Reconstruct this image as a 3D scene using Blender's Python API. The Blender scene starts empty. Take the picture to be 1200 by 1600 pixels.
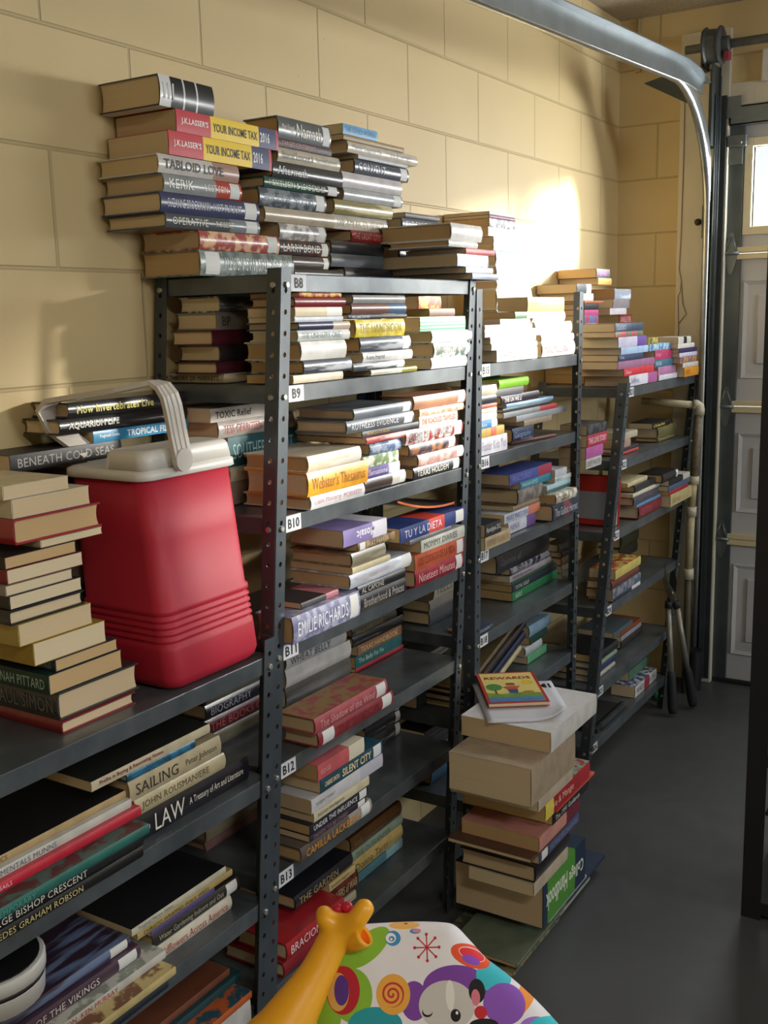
import bpy, bmesh, math, random
from mathutils import Vector, Matrix
random.seed(7)
PI=math.pi
SC=bpy.context.scene; COL=SC.collection
WORLD=6.0; SUN=18.0; SUNANG=9.0; SUND=(-.76,-.64,-.19); WINE=8; SIDE=66; CEIL=19; EXPO=0.6

STACKS=[('left stack on top shelf', 'books piled on the top shelf B8'), ('middle stack on top shelf', 'books piled on the top shelf B8'), ('third stack on top shelf', 'books piled on the top shelf B8'), ('overhanging front pile atop shelf B8', 'books piled on the top shelf B8'), ('back stack right end of shelf B8', 'books piled on the top shelf B8'), ('left front stack on shelf B9', 'books on shelf B9'), ('middle front stack on shelf B9', 'books on shelf B9'), ('right front stack on shelf B9', 'books on shelf B9'), ('back stack on shelf B9', 'books on shelf B9'), ('left front stack on shelf B10', 'books on shelf B10'), ('middle front stack on shelf B10', 'books on shelf B10'), ('right front stack on shelf B10', 'books on shelf B10'), ('back stack on shelf B10', 'books on shelf B10'), ('left front stack on shelf B11', 'books on shelf B11'), ('middle front stack on shelf B11', 'books on shelf B11'), ('right front stack on shelf B11', 'books on shelf B11'), ('left front stack on shelf B12', 'books on shelf B12'), ('left back stack on shelf B12', 'books on shelf B12'), ('middle back stack on shelf B12', 'books on shelf B12'), ('left back stack on shelf B18', 'books on shelf B18'), ('left front stack on shelf B13', 'books on shelf B13'), ('middle back stack on shelf B13', 'books on shelf B13'), ('left back stack on shelf B19', 'books on shelf B19'), ('left front stack below shelf B13', 'books on the shelf below B13'), ('middle stack below shelf B13', 'books on the shelf below B13'), ('right stack below shelf B13', 'books on the shelf below B13'), ('left stack on lowest shelf below B19', 'books on the shelf below B19'), ('left front stack on shelf B15', 'books on shelf B15'), ('right front stack on shelf B15', 'books on shelf B15'), ('back stack on shelf B15', 'books on shelf B15'), ('left back stack on shelf B21', 'books piled on the top shelf B21'), ('left front stack on shelf B16', 'books on shelf B16'), ('main stack on shelf B16', 'books on shelf B16'), ('left front stack on shelf B17', 'books on shelf B17'), ('middle stack on shelf B17', 'books on shelf B17'), ('far stack on shelf B17', 'books on shelf B17'), ('left magazine stack on shelf B18', 'books on shelf B18'), ('golf book stack on shelf B18', 'books on shelf B18'), ('right back stack on shelf B24', 'books on shelf B24'), ('stack on shelf B19', 'books on shelf B19'), ('left back stack on shelf B25', 'books on shelf B25'), ('left front stack on shelf B21', 'books piled on the top shelf B21'), ('second stack on shelf B21', 'books piled on the top shelf B21'), ('far stack on shelf B21', 'books piled on the top shelf B21'), ('back stack on shelf B21', 'books piled on the top shelf B21'), ('left stack on shelf B22', 'books on shelf B22'), ('middle stack on shelf B22', 'books on shelf B22'), ('right stack on shelf B22', 'books on shelf B22'), ('middle stack on shelf B23', 'books on shelf B23'), ('right stack on shelf B23', 'books on shelf B23'), ('stack on shelf B24', 'books on shelf B24'), ('back stack on shelf B24', 'books on shelf B24'), ('left stack on shelf B25', 'books on shelf B25'), ('middle stack on shelf B25', 'books on shelf B25'), ('stack on shelf B26', 'books on shelf B26'), ('paperback pile left of cooler', 'books piled beside the red cooler'), ('pile behind the red cooler', 'books piled behind the cooler'), ('right stack on shelf below cooler', 'books on the shelf below the cooler'), ('left stack on shelf below cooler', 'books on the shelf below the cooler'), ('back stack on shelf below cooler', 'books on the shelf below the cooler'), ('right stack on third shelf down', 'books on the third shelf down'), ('left stack on third shelf down', 'books on the third shelf down'), ('back stack on third shelf down', 'books on the third shelf down'), ('stack on lowest shelf at left', 'books on the lowest shelf at left'), ('floor stack', 'books stacked on the floor')]
BOOKS=[
(0, [0.155, -0.006, 1.557], 0.0, 0.149, 0.2845, 0.0465, 'h', '#7c8880', 'grey green', {'t': 'ARCHER  THIS WAS A BIRTH', 'tc': '#c9cfc6', 'fl': 1, 's': -1, 'st': 'art', 'h2': '#4e5c58'}),
(0, [0.155, -0.0043, 1.6041], 0.0, 0.149, 0.2378, 0.034, 'h', '#a5433f', 'red and peach', {'s': 1, 'st': 'art', 'h2': '#e0b48c'}),
(0, [0.155, -0.0899, 1.6387], 0.0, 0.1477, 0.2624, 0.0246, 'h', '#4a5054', 'dark grey', {'t': 'OPERATIVE', 'tc': '#cfc9b4', 's': 1, 't2': 'ROBERT', 'h2': '#7d8286', 'st': 'end'}),
(0, [0.155, -0.0998, 1.6639], 0.0, 0.1482, 0.2726, 0.0345, 'h', '#34385e', 'navy', {'t': 'SUZANNE BROCKMANN', 't2': 'HOT PURSUIT', 'tc': '#c4c4cc', 's': 1}),
(0, [0.155, -0.0894, 1.699], 0.0, 0.149, 0.2109, 0.0309, 'h', '#8f9492', 'silver grey', {'t': 'KERIK', 't2': 'LOST SON', 'tc': '#f2f0ea', 'tc2': '#e8dcd4', 'h2': '#b5402e', 'st': 'end', 's': 1}),
(0, [0.155, -0.1001, 1.7305], 0.0, 0.149, 0.2162, 0.032, 'h', '#cfcac2', 'white', {'t': 'TABLOID LOVE', 'tc': '#15130f', 'bd': 1, 'h2': '#b08c80', 'st': 'end'}),
(0, [0.155, -0.0718, 1.7631], 0.0, 0.149, 0.2902, 0.0405, 'p', '#f2cc0c', 'yellow and red', {'t': 'YOUR INCOME TAX', 't0': "J.K.LASSER'S", 't3': '2016', 'tc': '#111111', 'st': 'tax', 'bd': 1, 'd': 'yellow and red paperback tax guide, lower of the two alike in the left stack'}),
(0, [0.155, -0.0495, 1.8042], 0.0, 0.149, 0.2922, 0.0382, 'p', '#f2cc0c', 'yellow and red', {'t': 'YOUR INCOME TAX', 't0': "J.K.LASSER'S", 't3': '2016', 'tc': '#111111', 'st': 'tax', 'bd': 1, 'd': 'yellow and red paperback tax guide, upper of the two alike in the left stack'}),
(0, [0.155, -0.0859, 1.843], 0.0, 0.149, 0.1403, 0.0518, 'h', '#17171a', 'thick black and white', {'st': 'bands', 'h2': '#d9d9d6', 't': 'III', 'tc': '#d0d0d0'}),
(1, [0.155, 0.2815, 1.557], 0.0, 0.149, 0.1774, 0.0194, 'h', '#2e3029', 'dark olive', {}),
(1, [0.155, 0.2767, 1.577], 0.0, 0.149, 0.1301, 0.0257, 'h', '#4a3d33', 'dark brown', {'s': 1}),
(1, [0.155, 0.2356, 1.6033], 0.0, 0.149, 0.1728, 0.0297, 'h', '#201d1e', 'black', {'t': 'LARRY BOND', 'tc': '#e8e4da', 's': 1, 'st': 'art', 'h2': '#5a2a20'}),
(1, [0.155, 0.2365, 1.6336], 0.0, 0.149, 0.1618, 0.0321, 'h', '#8d8885', 'grey collage', {'st': 'art', 'h2': '#d8d2cc', 's': 1}),
(1, [0.155, 0.1917, 1.6663], 0.0, 0.149, 0.2405, 0.0286, 'h', '#b5a78e', 'beige', {}),
(1, [0.155, 0.1758, 1.6955], 0.0, 0.149, 0.2263, 0.0354, 'h', '#3e4650', 'dark blue', {'t': 'GENERAL OF THE ARMY', 't2': 'MY STORY', 'tc': '#9aa2ac', 's': 1, 'st': 'art', 'h2': '#7d858c'}),
(1, [0.155, 0.1927, 1.7315], 0.0, 0.149, 0.2593, 0.0212, 'h', '#1f4f42', 'green', {'t': 'HESSELBEIN & LEADERSHIP', 'tc': '#d8dcc8', 'h2': '#1c1d20', 'st': 'end', 's': 1}),
(1, [0.155, 0.2217, 1.7533], 0.0, 0.09, 0.2466, 0.0314, 'h', '#26292a', 'black', {'t': 'Aftermath', 'tc': '#dddddd'}),
(1, [0.155, 0.241, 1.7854], 0.0, 0.149, 0.2183, 0.0283, 'h', '#c7bda8', 'cream', {'t': 'Balanced Scorecards &', 't2': 'Operational Dashboards', 'tc': '#57514a'}),
(1, [0.155, 0.2425, 1.8143], 0.0, 0.13, 0.1857, 0.0153, 'p', '#42272c', 'dark red', {'t': 'TARGET CENTERMASS', 'tc': '#c98f86'}),
(1, [0.155, 0.2457, 1.8302], 0.0, 0.09, 0.1819, 0.043, 'h', '#5a5f61', 'charcoal grey', {'t': 'Namath', 't0': 'Mark Kriegel', 'tc': '#e6e0d0', 's': 1}),
(2, [0.155, 0.4675, 1.557], 0.0, 0.149, 0.2, 0.0278, 'h', '#25262a', 'black', {}),
(2, [0.155, 0.4155, 1.5854], 0.0, 0.149, 0.215, 0.0276, 'h', '#5c6166', 'grey', {}),
(2, [0.155, 0.417, 1.6137], 0.0, 0.149, 0.2149, 0.0268, 'h', '#22242b', 'glossy black', {}),
(2, [0.155, 0.4973, 1.6411], 0.0, 0.09, 0.1246, 0.0257, 'h', '#8f1f22', 'red', {'t': 'THE GREAT CITY', 'tc': '#d79c90'}),
(2, [0.1429, 0.4446, 1.6674], 0.0, 0.1369, 0.223, 0.0314, 'h', '#c9c5b8', 'cream', {'t': 'THE AMERICAN HEIRESS', 'tc': '#a8893f'}),
(2, [0.155, 0.4341, 1.6994], 0.0, 0.149, 0.2395, 0.0289, 'h', '#8b8050', 'olive gold', {'st': 'shine', 'h2': '#c8bf90'}),
(2, [0.155, 0.4713, 1.7289], 0.0, 0.149, 0.2483, 0.027, 'h', '#a9acae', 'silver', {'s': 1}),
(2, [0.155, 0.4685, 1.7565], 0.0, 0.149, 0.2493, 0.0326, 'h', '#cbc5c6', 'pale pink', {}),
(2, [0.155, 0.518, 1.7897], 0.0, 0.149, 0.2327, 0.0314, 'h', '#454b57', 'slate blue', {'s': 1, 't': 'CONVENT', 'tc': '#a0a4ae'}),
(2, [0.155, 0.5319, 1.8218], 0.0, 0.13, 0.2127, 0.009, 'p', '#b8bbbd', 'thin silver', {}),
(2, [0.155, 0.4922, 1.8314], 0.0, 0.149, 0.3015, 0.0235, 'h', '#d0c7b6', 'ivory', {'t': 'Mother Daughter Me', 't2': 'KATIE HAFNER', 'tc': '#8d8a8c'}),
(2, [0.155, 0.4749, 1.8555], 0.0, 0.13, 0.2562, 0.0114, 'p', '#9b8352', 'tan', {}),
(2, [0.155, 0.4742, 1.8674], 0.0, 0.0956, 0.14, 0.0213, 'p', '#5fa3cf', 'light blue', {'t': 'THE OTHER WOMAN', 'tc': '#2a6a9a'}),
(3, [0.335, 0.7276, 1.557], 0.0, 0.2955, 0.14, 0.0133, 'p', '#8c97a8', 'silver blue', {}),
(3, [0.335, 0.6959, 1.5709], 0.0, 0.2591, 0.14, 0.013, 'p', '#c8cad0', 'pale grey', {}),
(3, [0.335, 0.6548, 1.5845], 0.0, 0.2686, 0.1564, 0.0274, 'p', '#9fa9c4', 'periwinkle', {'st': 'art', 'h2': '#dfe3ee'}),
(3, [0.335, 0.6968, 1.6125], 0.0, 0.1622, 0.15, 0.0133, 'p', '#b3423f', 'thin red', {}),
(3, [0.335, 0.6154, 1.6265], 0.0, 0.1591, 0.1406, 0.0144, 'h', '#dcdcd8', 'white', {'s': 0}),
(3, [0.335, 0.629, 1.6415], 0.0, 0.1901, 0.1516, 0.037, 'h', '#e2e0dc', 'glossy white', {'d': 'glossy white hardback book on top of the pile overhanging shelf B8'}),
(4, [0.155, 0.705, 1.557], 0.0, 0.149, 0.17, 0.04, 'h', '#6b5a4a', 'brown', {}),
(4, [0.155, 0.7018, 1.5976], 0.0, 0.149, 0.17, 0.045, 'h', '#50445c', 'dull violet', {}),
(4, [0.1429, 0.7034, 1.6432], 0.0, 0.1369, 0.18, 0.034, 'h', '#3b2c48', 'dark purple', {}),
(4, [0.155, 0.7175, 1.6778], 0.0, 0.149, 0.18, 0.03, 'h', '#6c6f78', 'pewter', {'t': 'CHRONICLES', 'tc': '#c0c2c8'}),
(4, [0.155, 0.7303, 1.7084], 0.0, 0.13, 0.17, 0.012, 'p', '#3a2a22', 'dark brown', {}),
(5, [0.315, 0.049, 1.357], 0.0, 0.1109, 0.162, 0.0148, 'p', '#cdbfa6', 'cream', {}),
(5, [0.315, 0.0841, 1.3724], 0.0, 0.1341, 0.1591, 0.025, 'h', '#3c4048', 'dark steel', {'st': 'shine', 'h2': '#c2c6cc'}),
(5, [0.315, 0.0778, 1.3979], 0.0, 0.1357, 0.1483, 0.0347, 'h', '#d9d8d2', 'thick white', {}),
(5, [0.315, 0.0687, 1.4333], 0.0, 0.1137, 0.1713, 0.0198, 'h', '#c5ccc9', 'white grey', {'t': 'THE UNHAPPY ONE', 'tc': '#5f6a6a', 's': 1}),
(5, [0.315, 0.0725, 1.4536], 0.0, 0.1243, 0.1684, 0.0143, 'h', '#2f3350', 'navy and cream', {'st': 'end', 'h2': '#c9b7a0'}),
(5, [0.315, 0.0599, 1.4685], 0.0, 0.109, 0.1571, 0.0094, 'p', '#c5cdd6', 'pale blue', {}),
(5, [0.315, 0.0624, 1.4785], 0.0, 0.1123, 0.1523, 0.0167, 'p', '#d3c39f', 'tan and white', {'st': 'end', 'h2': '#e6e2d6'}),
(5, [0.315, 0.0635, 1.4958], 0.0, 0.1058, 0.1643, 0.0173, 'h', '#7c1f26', 'maroon', {}),
(5, [0.315, 0.0762, 1.5137], 0.0, 0.1153, 0.1372, 0.008, 'p', '#a32a22', 'red and orange', {'st': 'art', 'h2': '#d8b040'}),
(6, [0.315, 0.3133, 1.357], 0.0, 0.09, 0.1856, 0.011, 'h', '#d5d2be', 'white and gold', {'h2': '#8e8a3a', 'st': 'end'}),
(6, [0.315, 0.2491, 1.3686], 0.0, 0.155, 0.1978, 0.0156, 'h', '#444b52', 'grey and white', {'st': 'shine', 'h2': '#d6d9dc', 's': 1}),
(6, [0.315, 0.2853, 1.3849], 0.0, 0.09, 0.1959, 0.0198, 'h', '#d9d9d6', 'snow white', {'t': 'Kent Haruf', 'tc': '#555555'}),
(6, [0.315, 0.2768, 1.4053], 0.0, 0.09, 0.1977, 0.0294, 'h', '#4a5058', 'dark silver', {'st': 'shine', 'h2': '#b9bec4', 's': 1}),
(6, [0.315, 0.2625, 1.4352], 0.0, 0.09, 0.1889, 0.0353, 'h', '#dcc531', 'bright yellow', {'st': 'art', 'h2': '#ead97a', 't': 'THE HANDBOOK', 'tc': '#a08a20'}),
(6, [0.315, 0.2355, 1.4711], 0.0, 0.13, 0.2241, 0.009, 'p', '#23262e', 'thin black', {'t': 'NO ONE KNOWS', 'tc': '#c9cdd8'}),
(6, [0.315, 0.2488, 1.4807], 0.0, 0.155, 0.21, 0.0207, 'h', '#7b554a', 'brown and blue', {'st': 'end', 'h2': '#4c6480'}),
(6, [0.315, 0.2548, 1.502], 0.0, 0.155, 0.2, 0.0164, 'h', '#9a9a9a', 'grey', {}),
(7, [0.315, 0.5657, 1.357], 0.0, 0.09, 0.1695, 0.0242, 'h', '#d6d2dc', 'pale lavender', {}),
(7, [0.315, 0.5787, 1.3818], 0.0, 0.09, 0.1712, 0.0328, 'h', '#c6ccc6', 'white patterned', {'st': 'art', 'h2': '#5f6f68', 't': 'RIBBON OF', 'tc': '#5a5a40'}),
(7, [0.315, 0.57, 1.4153], 0.0, 0.09, 0.1923, 0.0257, 'h', '#dfe6e6', 'plain white', {}),
(7, [0.315, 0.5161, 1.4416], 0.0, 0.09, 0.2125, 0.0309, 'p', '#2fbf5d', 'bright green', {'st': 'dots', 'h2': '#bff0cc'}),
(7, [0.315, 0.5574, 1.4731], 0.0, 0.09, 0.1193, 0.0173, 'p', '#6b4a35', 'brown', {}),
(7, [0.315, 0.5116, 1.491], 0.0, 0.13, 0.1, 0.0259, 'p', '#d64a3c', 'red and yellow', {'st': 'art', 'h2': '#f0c84a'}),
(8, [-0.06, 0.0467, 1.357], -1.571, 0.1308, 0.21, 0.0171, 'h', '#cdbd9c', 'cream', {'t': 'RANDOM THEORY OF MARKETS', 'tc': '#1c1612', 'uc2': 1}),
(8, [0.15, 0.0302, 1.3747], 0.0, 0.107, 0.21, 0.0225, 'h', '#4b1c26', 'maroon', {}),
(8, [0.15, 0.0418, 1.3978], 0.0, 0.107, 0.21, 0.0306, 'h', '#2b2024', 'black red', {}),
(8, [0.15, 0.0228, 1.429], 0.0, 0.107, 0.21, 0.0278, 'h', '#521a28', 'burgundy', {}),
(8, [0.15, 0.0379, 1.4574], 0.0, 0.107, 0.22, 0.0324, 'h', '#7d776f', 'stone grey', {'t': 'BP', 'tc': '#3a2a30'}),
(8, [0.15, 0.049, 1.4904], 0.0, 0.107, 0.1408, 0.0296, 'h', '#4a4c50', 'silver and black', {'st': 'shine', 'h2': '#cfcfcf'}),
(9, [0.325, 0.0772, 1.117], 0.0, 0.1655, 0.1851, 0.0255, 'h', '#e0dfe0', 'white', {'t': 'Liane Moriarty', 'tc': '#c48a94', 't2': 'MORIARTY'}),
(9, [0.325, 0.0698, 1.1431], 0.0, 0.1528, 0.2075, 0.046, 'h', '#e8a22c', 'orange yellow', {'t': "Webster's Thesaurus", 'tc': '#9c5a10', 'st': 'art', 'h2': '#eeb13c'}),
(9, [0.325, 0.0723, 1.1896], 0.0, 0.1568, 0.1808, 0.0304, 'h', '#d9cdb0', 'cream', {'h2': '#e8e6de', 'st': 'shine'}),
(9, [0.325, 0.274, 1.2207], 0.0, 0.2207, 0.153, 0.012, 'p', '#b0413c', 'thin red', {'st': 'shine', 'h2': '#e0c8c0'}),
(9, [0.315, 0.274, 1.2333], 0.0, 0.2378, 0.228, 0.0123, 'p', '#3a3c42', 'black and yellow', {'t': '"MOVIE QUOTE BOOK"', 'tc': '#d6b25a'}),
(9, [0.315, 0.2199, 1.2461], 0.0, 0.1305, 0.2627, 0.0251, 'h', '#62686f', 'pewter', {'t': 'RUTHLESS EVIDENCE', 'tc': '#d8dadc', 's': 1}),
(9, [0.315, 0.2465, 1.2718], 0.0, 0.1446, 0.2256, 0.0216, 'h', '#6f767e', 'silver blue', {'s': 1}),
(10, [0.305, 0.2941, 1.117], 0.0, 0.09, 0.1652, 0.0271, 'h', '#463733', 'brown and white', {'st': 'end', 'h2': '#c9c4bd', 's': 1}),
(10, [0.305, 0.302, 1.1447], 0.0, 0.13, 0.132, 0.0219, 'p', '#5d4d97', 'violet', {'t': 'Sensational', 'tc': '#e8e4f0', 'h2': '#e2e0ea', 'st': 'end'}),
(10, [0.305, 0.2898, 1.1672], 0.0, 0.13, 0.14, 0.0237, 'p', '#76905a', 'green and white', {'st': 'art', 'h2': '#dfe2d4'}),
(10, [0.305, 0.3178, 1.1915], 0.0, 0.09, 0.1278, 0.0232, 'h', '#5c7399', 'blue', {'st': 'art', 'h2': '#a8b8d0', 't': 'Kremlin', 'tc': '#dfe4ee'}),
(11, [0.315, 0.4789, 1.117], 0.0, 0.09, 0.2157, 0.026, 'h', '#2c2d2e', 'black', {'t': 'TEXAS HOLDEM', 'tc': '#d8d4c8', 's': 1}),
(11, [0.315, 0.4993, 1.1436], 0.0, 0.09, 0.2146, 0.0263, 'h', '#a9807a', 'dusty pink', {'st': 'art', 'h2': '#cbaca2', 's': 1}),
(11, [0.315, 0.4618, 1.1705], 0.0, 0.09, 0.2119, 0.0261, 'h', '#3b3340', 'dark purple', {'st': 'art', 'h2': '#9a6a4a', 's': 1}),
(11, [0.315, 0.4479, 1.1972], 0.0, 0.09, 0.262, 0.0328, 'h', '#b9b5b4', 'white and red', {'st': 'art', 'h2': '#8d3a34', 's': 1, 't': 'ENEMY OF THE WORLD', 'tc': '#7a7476'}),
(11, [0.315, 0.5049, 1.2306], 0.0, 0.09, 0.179, 0.024, 'p', '#c9c1ac', 'cream and red', {'t': 'THE ROADLESS TRAVELED', 'tc': '#bb2a1e', 'bd': 1}),
(11, [0.315, 0.5069, 1.2552], 0.0, 0.13, 0.2086, 0.0157, 'p', '#b39a82', 'tan', {'st': 'art', 'h2': '#a8705a'}),
(11, [0.315, 0.4847, 1.2715], 0.0, 0.09, 0.242, 0.0294, 'h', '#a0745a', 'copper brown', {'s': 1}),
(12, [0.15, 0.0513, 1.117], 0.0, 0.137, 0.22, 0.045, 'h', '#8a7a6a', 'dusty brown', {}),
(12, [0.15, 0.0543, 1.1626], 0.0, 0.137, 0.22, 0.03, 'h', '#c8bda4', 'cream', {}),
(12, [0.15, 0.051, 1.1932], 0.0, 0.13, 0.22, 0.0575, 'p', '#1f5a60', 'black and teal', {'t': 'SOUTHERN POINT', 'tc': '#a8c8c4'}),
(12, [0.15, 0.026, 1.2513], 0.0, 0.09, 0.24, 0.0323, 'h', '#aaa49c', 'light grey', {'t': 'TESS GERRITSEN', 'tc': '#b4504c', 't2': 'THE SURGEON'}),
(12, [0.15, 0.0039, 1.2842], 0.0, 0.09, 0.2257, 0.0262, 'p', '#cfc9bd', 'white', {'t': 'TOXIC Relief', 'tc': '#231c1c', 'bd': 1}),
(13, [0.335, -0.0069, 0.876], 0.0, 0.09, 0.2261, 0.0528, 'h', '#777a9c', 'lavender', {'t': 'EMILIE RICHARDS', 'tc': '#eceaf2', 's': 1, 'st': 'art', 'h2': '#a9abc4'}),
(13, [0.315, 0.0465, 0.9294], 0.0, 0.09, 0.1245, 0.012, 'p', '#2c2628', 'thin black and pink', {'st': 'end', 'h2': '#b06a74'}),
(14, [0.325, 0.2373, 0.876], 0.0, 0.155, 0.1804, 0.0346, 'h', '#29262c', 'black', {'t': 'Brotherhood & Princes', 'tc': '#b9b5b0'}),
(14, [0.325, 0.2289, 0.9112], 0.0, 0.155, 0.1876, 0.0208, 'h', '#1f1e22', 'glossy black', {'t': 'AL CAPONE', 'tc': '#c8c4be'}),
(14, [0.325, 0.2011, 0.9326], 0.0, 0.153, 0.2415, 0.0296, 'h', '#b2b8c6', 'silver white', {'t': 'The Gardens of Kyoto', 'tc': '#cdbdb6', 's': 1, 'st': 'shine', 'h2': '#dfe3ea'}),
(14, [0.325, 0.2086, 0.9628], 0.0, 0.1576, 0.1459, 0.0135, 'p', '#cbbd98', 'thin cream', {}),
(14, [0.325, 0.2098, 0.9769], 0.0, 0.1574, 0.1279, 0.0282, 'h', '#7a745f', 'olive', {'st': 'shine', 'h2': '#a59f88'}),
(14, [0.325, 0.2303, 1.0058], 0.0, 0.1718, 0.1441, 0.0172, 'p', '#5b4734', 'brown', {'t': 'BRAT FARRAR', 'tc': '#dcca9c', 'st': 'art', 'h2': '#94764c', 's': -1}),
(14, [0.325, 0.1796, 1.0236], 0.0, 0.1322, 0.1638, 0.0342, 'p', '#8a7bb4', 'purple', {'t': 'Mosaic', 'tc': '#eeeaf6', 'fl': 1, 'bd': 1, 'st': 'end', 'h2': '#d9d6e2'}),
(15, [0.325, 0.4599, 0.876], 0.0, 0.09, 0.2272, 0.0381, 'h', '#a82836', 'crimson', {'t': 'Nineteen Minutes', 'tc': '#e8c0c0', 's': 1}),
(15, [0.325, 0.4574, 0.9147], 0.0, 0.09, 0.2335, 0.0361, 'p', '#c4572e', 'orange', {'t': 'LOS CODIGOS DE LA VIDA', 'tc': '#7d2c14', 's': 1}),
(15, [0.325, 0.486, 0.9514], 0.0, 0.09, 0.2087, 0.0275, 'p', '#c8c8bc', 'white and green', {'t': 'MOMMY DIARIES', 'tc': '#4a4a44'}),
(15, [0.325, 0.4363, 0.9795], 0.0, 0.09, 0.1908, 0.01, 'p', '#6d6f70', 'grey', {}),
(15, [0.325, 0.3975, 0.9901], 0.0, 0.09, 0.301, 0.0322, 'p', '#22397a', 'royal blue', {'t': 'TU Y LA DIETA', 'tc': '#d8def0', 's': 1, 'st': 'mid', 'h2': '#c83c2c'}),
(16, [0.335, 0.0598, 0.647], 0.0, 0.09, 0.2782, 0.031, 'h', '#8e2f38', 'dark red', {'s': 1, 's2': 1, 't': 'THE SHADOW', 'tc': '#6d2028'}),
(16, [0.335, 0.0496, 0.6786], 0.0, 0.09, 0.2646, 0.0318, 'h', '#b2545c', 'rose red and tan', {'s': 1, 't': 'The Shadow of the Wind', 'tc': '#d8a0a0', 'top': '#a8895c'}),
(17, [0.15, 0.1993, 0.647], 0.0, 0.137, 0.25, 0.045, 'h', '#5b5650', 'dark taupe', {}),
(17, [0.15, 0.2022, 0.6926], 0.0, 0.137, 0.25, 0.04, 'h', '#c8c4be', 'white', {}),
(17, [0.15, 0.2046, 0.7332], 0.0, 0.137, 0.23, 0.03, 'h', '#bdbcbc', 'off white', {'t': 'WHEAT BELLY', 'tc': '#4a4650'}),
(17, [0.15, 0.2126, 0.7638], 0.0, 0.137, 0.23, 0.022, 'h', '#8d8a88', 'grey', {'t': 'OUTLAW', 'tc': '#2c2c2c'}),
(17, [0.15, 0.2144, 0.7864], 0.0, 0.137, 0.25, 0.03, 'h', '#23201c', 'black', {'t': 'HUCKLEBERRY FINN', 'tc': '#b49a5a'}),
(18, [0.15, 0.4683, 0.647], 0.0, 0.107, 0.22, 0.009, 'p', '#a8202c', 'thin red', {}),
(18, [0.15, 0.4692, 0.6566], 0.0, 0.107, 0.2116, 0.0279, 'p', '#1f5f5f', 'teal', {'t': 'The Belly Fat Fix', 'tc': '#c8d8c8'}),
(18, [0.15, 0.4797, 0.6851], 0.0, 0.107, 0.2023, 0.0246, 'p', '#8a6146', 'light brown', {'t': 'TEXAS HANDBOOK', 'tc': '#e0c890'}),
(18, [0.15, 0.4622, 0.7103], 0.0, 0.107, 0.2294, 0.0237, 'h', '#1d1c1e', 'black', {}),
(18, [0.15, 0.4597, 0.7346], 0.0, 0.137, 0.1986, 0.0216, 'h', '#3a342a', 'dark brown', {'t': 'WILD HERITAGE', 'tc': '#8a7a50'}),
(18, [0.15, 0.4608, 0.7568], 0.0, 0.137, 0.1984, 0.0205, 'h', '#2e1a24', 'dark plum', {}),
(19, [0.15, 0.826, 0.668], 0.0, 0.09, 0.18, 0.035, 'h', '#3c3e42', 'charcoal', {}),
(19, [0.15, 0.827, 0.7036], 0.0, 0.09, 0.18, 0.03, 'h', '#7a746a', 'taupe', {}),
(19, [0.15, 0.8519, 0.7342], 0.0, 0.098, 0.18, 0.045, 'h', '#a49c88', 'pale grey', {'t': 'TELLS', 'tc': '#6a6250'}),
(19, [0.15, 0.8342, 0.7798], 0.0, 0.103, 0.18, 0.03, 'h', '#3a2e2a', 'dark brown', {}),
(19, [0.15, 0.8305, 0.8104], 0.0, 0.09, 0.18, 0.0296, 'h', '#6a584a', 'brown', {}),
(20, [0.33, -0.0041, 0.432], 0.0, 0.09, 0.253, 0.0307, 'h', '#5d544e', 'brown grey', {'t': 'CAMILLA LACKBERG', 'tc': '#d89a3c', 's': 1, 'st': 'end', 'h2': '#9a948c'}),
(20, [0.33, 0.0246, 0.4633], 0.0, 0.09, 0.2026, 0.0136, 'p', '#2e2630', 'black plum', {'t': 'DRIVEN TO BE LOVED', 'tc': '#a07a88', 's': 1}),
(20, [0.33, 0.0257, 0.4775], 0.0, 0.09, 0.2089, 0.0204, 'p', '#1c1e2a', 'blue black', {'t': 'UNDER THE INFLUENCE', 'tc': '#e8e8ea', 's': 1}),
(20, [0.33, 0.0408, 0.4985], 0.0, 0.09, 0.2, 0.0199, 'p', '#d0c4a2', 'cream', {'t': 'Success Intelligence', 'tc': '#3a3050'}),
(20, [0.33, 0.034, 0.5191], 0.0, 0.09, 0.2621, 0.029, 'p', '#c9c7c8', 'white', {'t': 'ROBERT EMMET', 'hh': 0.22, 'tc': '#8a8686', 'st': 'end', 'h2': '#b8b6c0'}),
(20, [0.33, 0.0665, 0.5487], 0.0, 0.0984, 0.2297, 0.0286, 'p', '#1e4858', 'dark teal', {'t': 'SILENT CITY', 't0': 'CARRIE SMITH', 'tc': '#e0cfa0', 's': 1, 'bd': 1}),
(20, [0.33, 0.0588, 0.5779], 0.0, 0.0909, 0.1669, 0.0321, 'p', '#c45a5e', 'pink and cream', {'t': 'EDGE', 'hh': 0.3, 'tc': '#e0a8a4', 'st': 'end', 'h2': '#d6cdb4'}),
(21, [0.16, 0.4887, 0.432], 0.0, 0.117, 0.1624, 0.035, 'h', '#2a2624', 'black', {'s': 1}),
(21, [0.16, 0.4904, 0.4676], 0.0, 0.117, 0.1621, 0.03, 'h', '#1e1c20', 'glossy black', {'s': 1}),
(21, [0.16, 0.4919, 0.4982], 0.0, 0.117, 0.1602, 0.03, 'h', '#34282a', 'brown black', {'s': 1}),
(21, [0.16, 0.4897, 0.5288], 0.0, 0.147, 0.1531, 0.03, 'h', '#241e20', 'jet black', {'t': 'ROANOKE', 'tc': '#c9c4bc', 's': 1}),
(21, [0.16, 0.5018, 0.5594], 0.0, 0.117, 0.1662, 0.012, 'p', '#1f5c5c', 'teal', {}),
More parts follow.
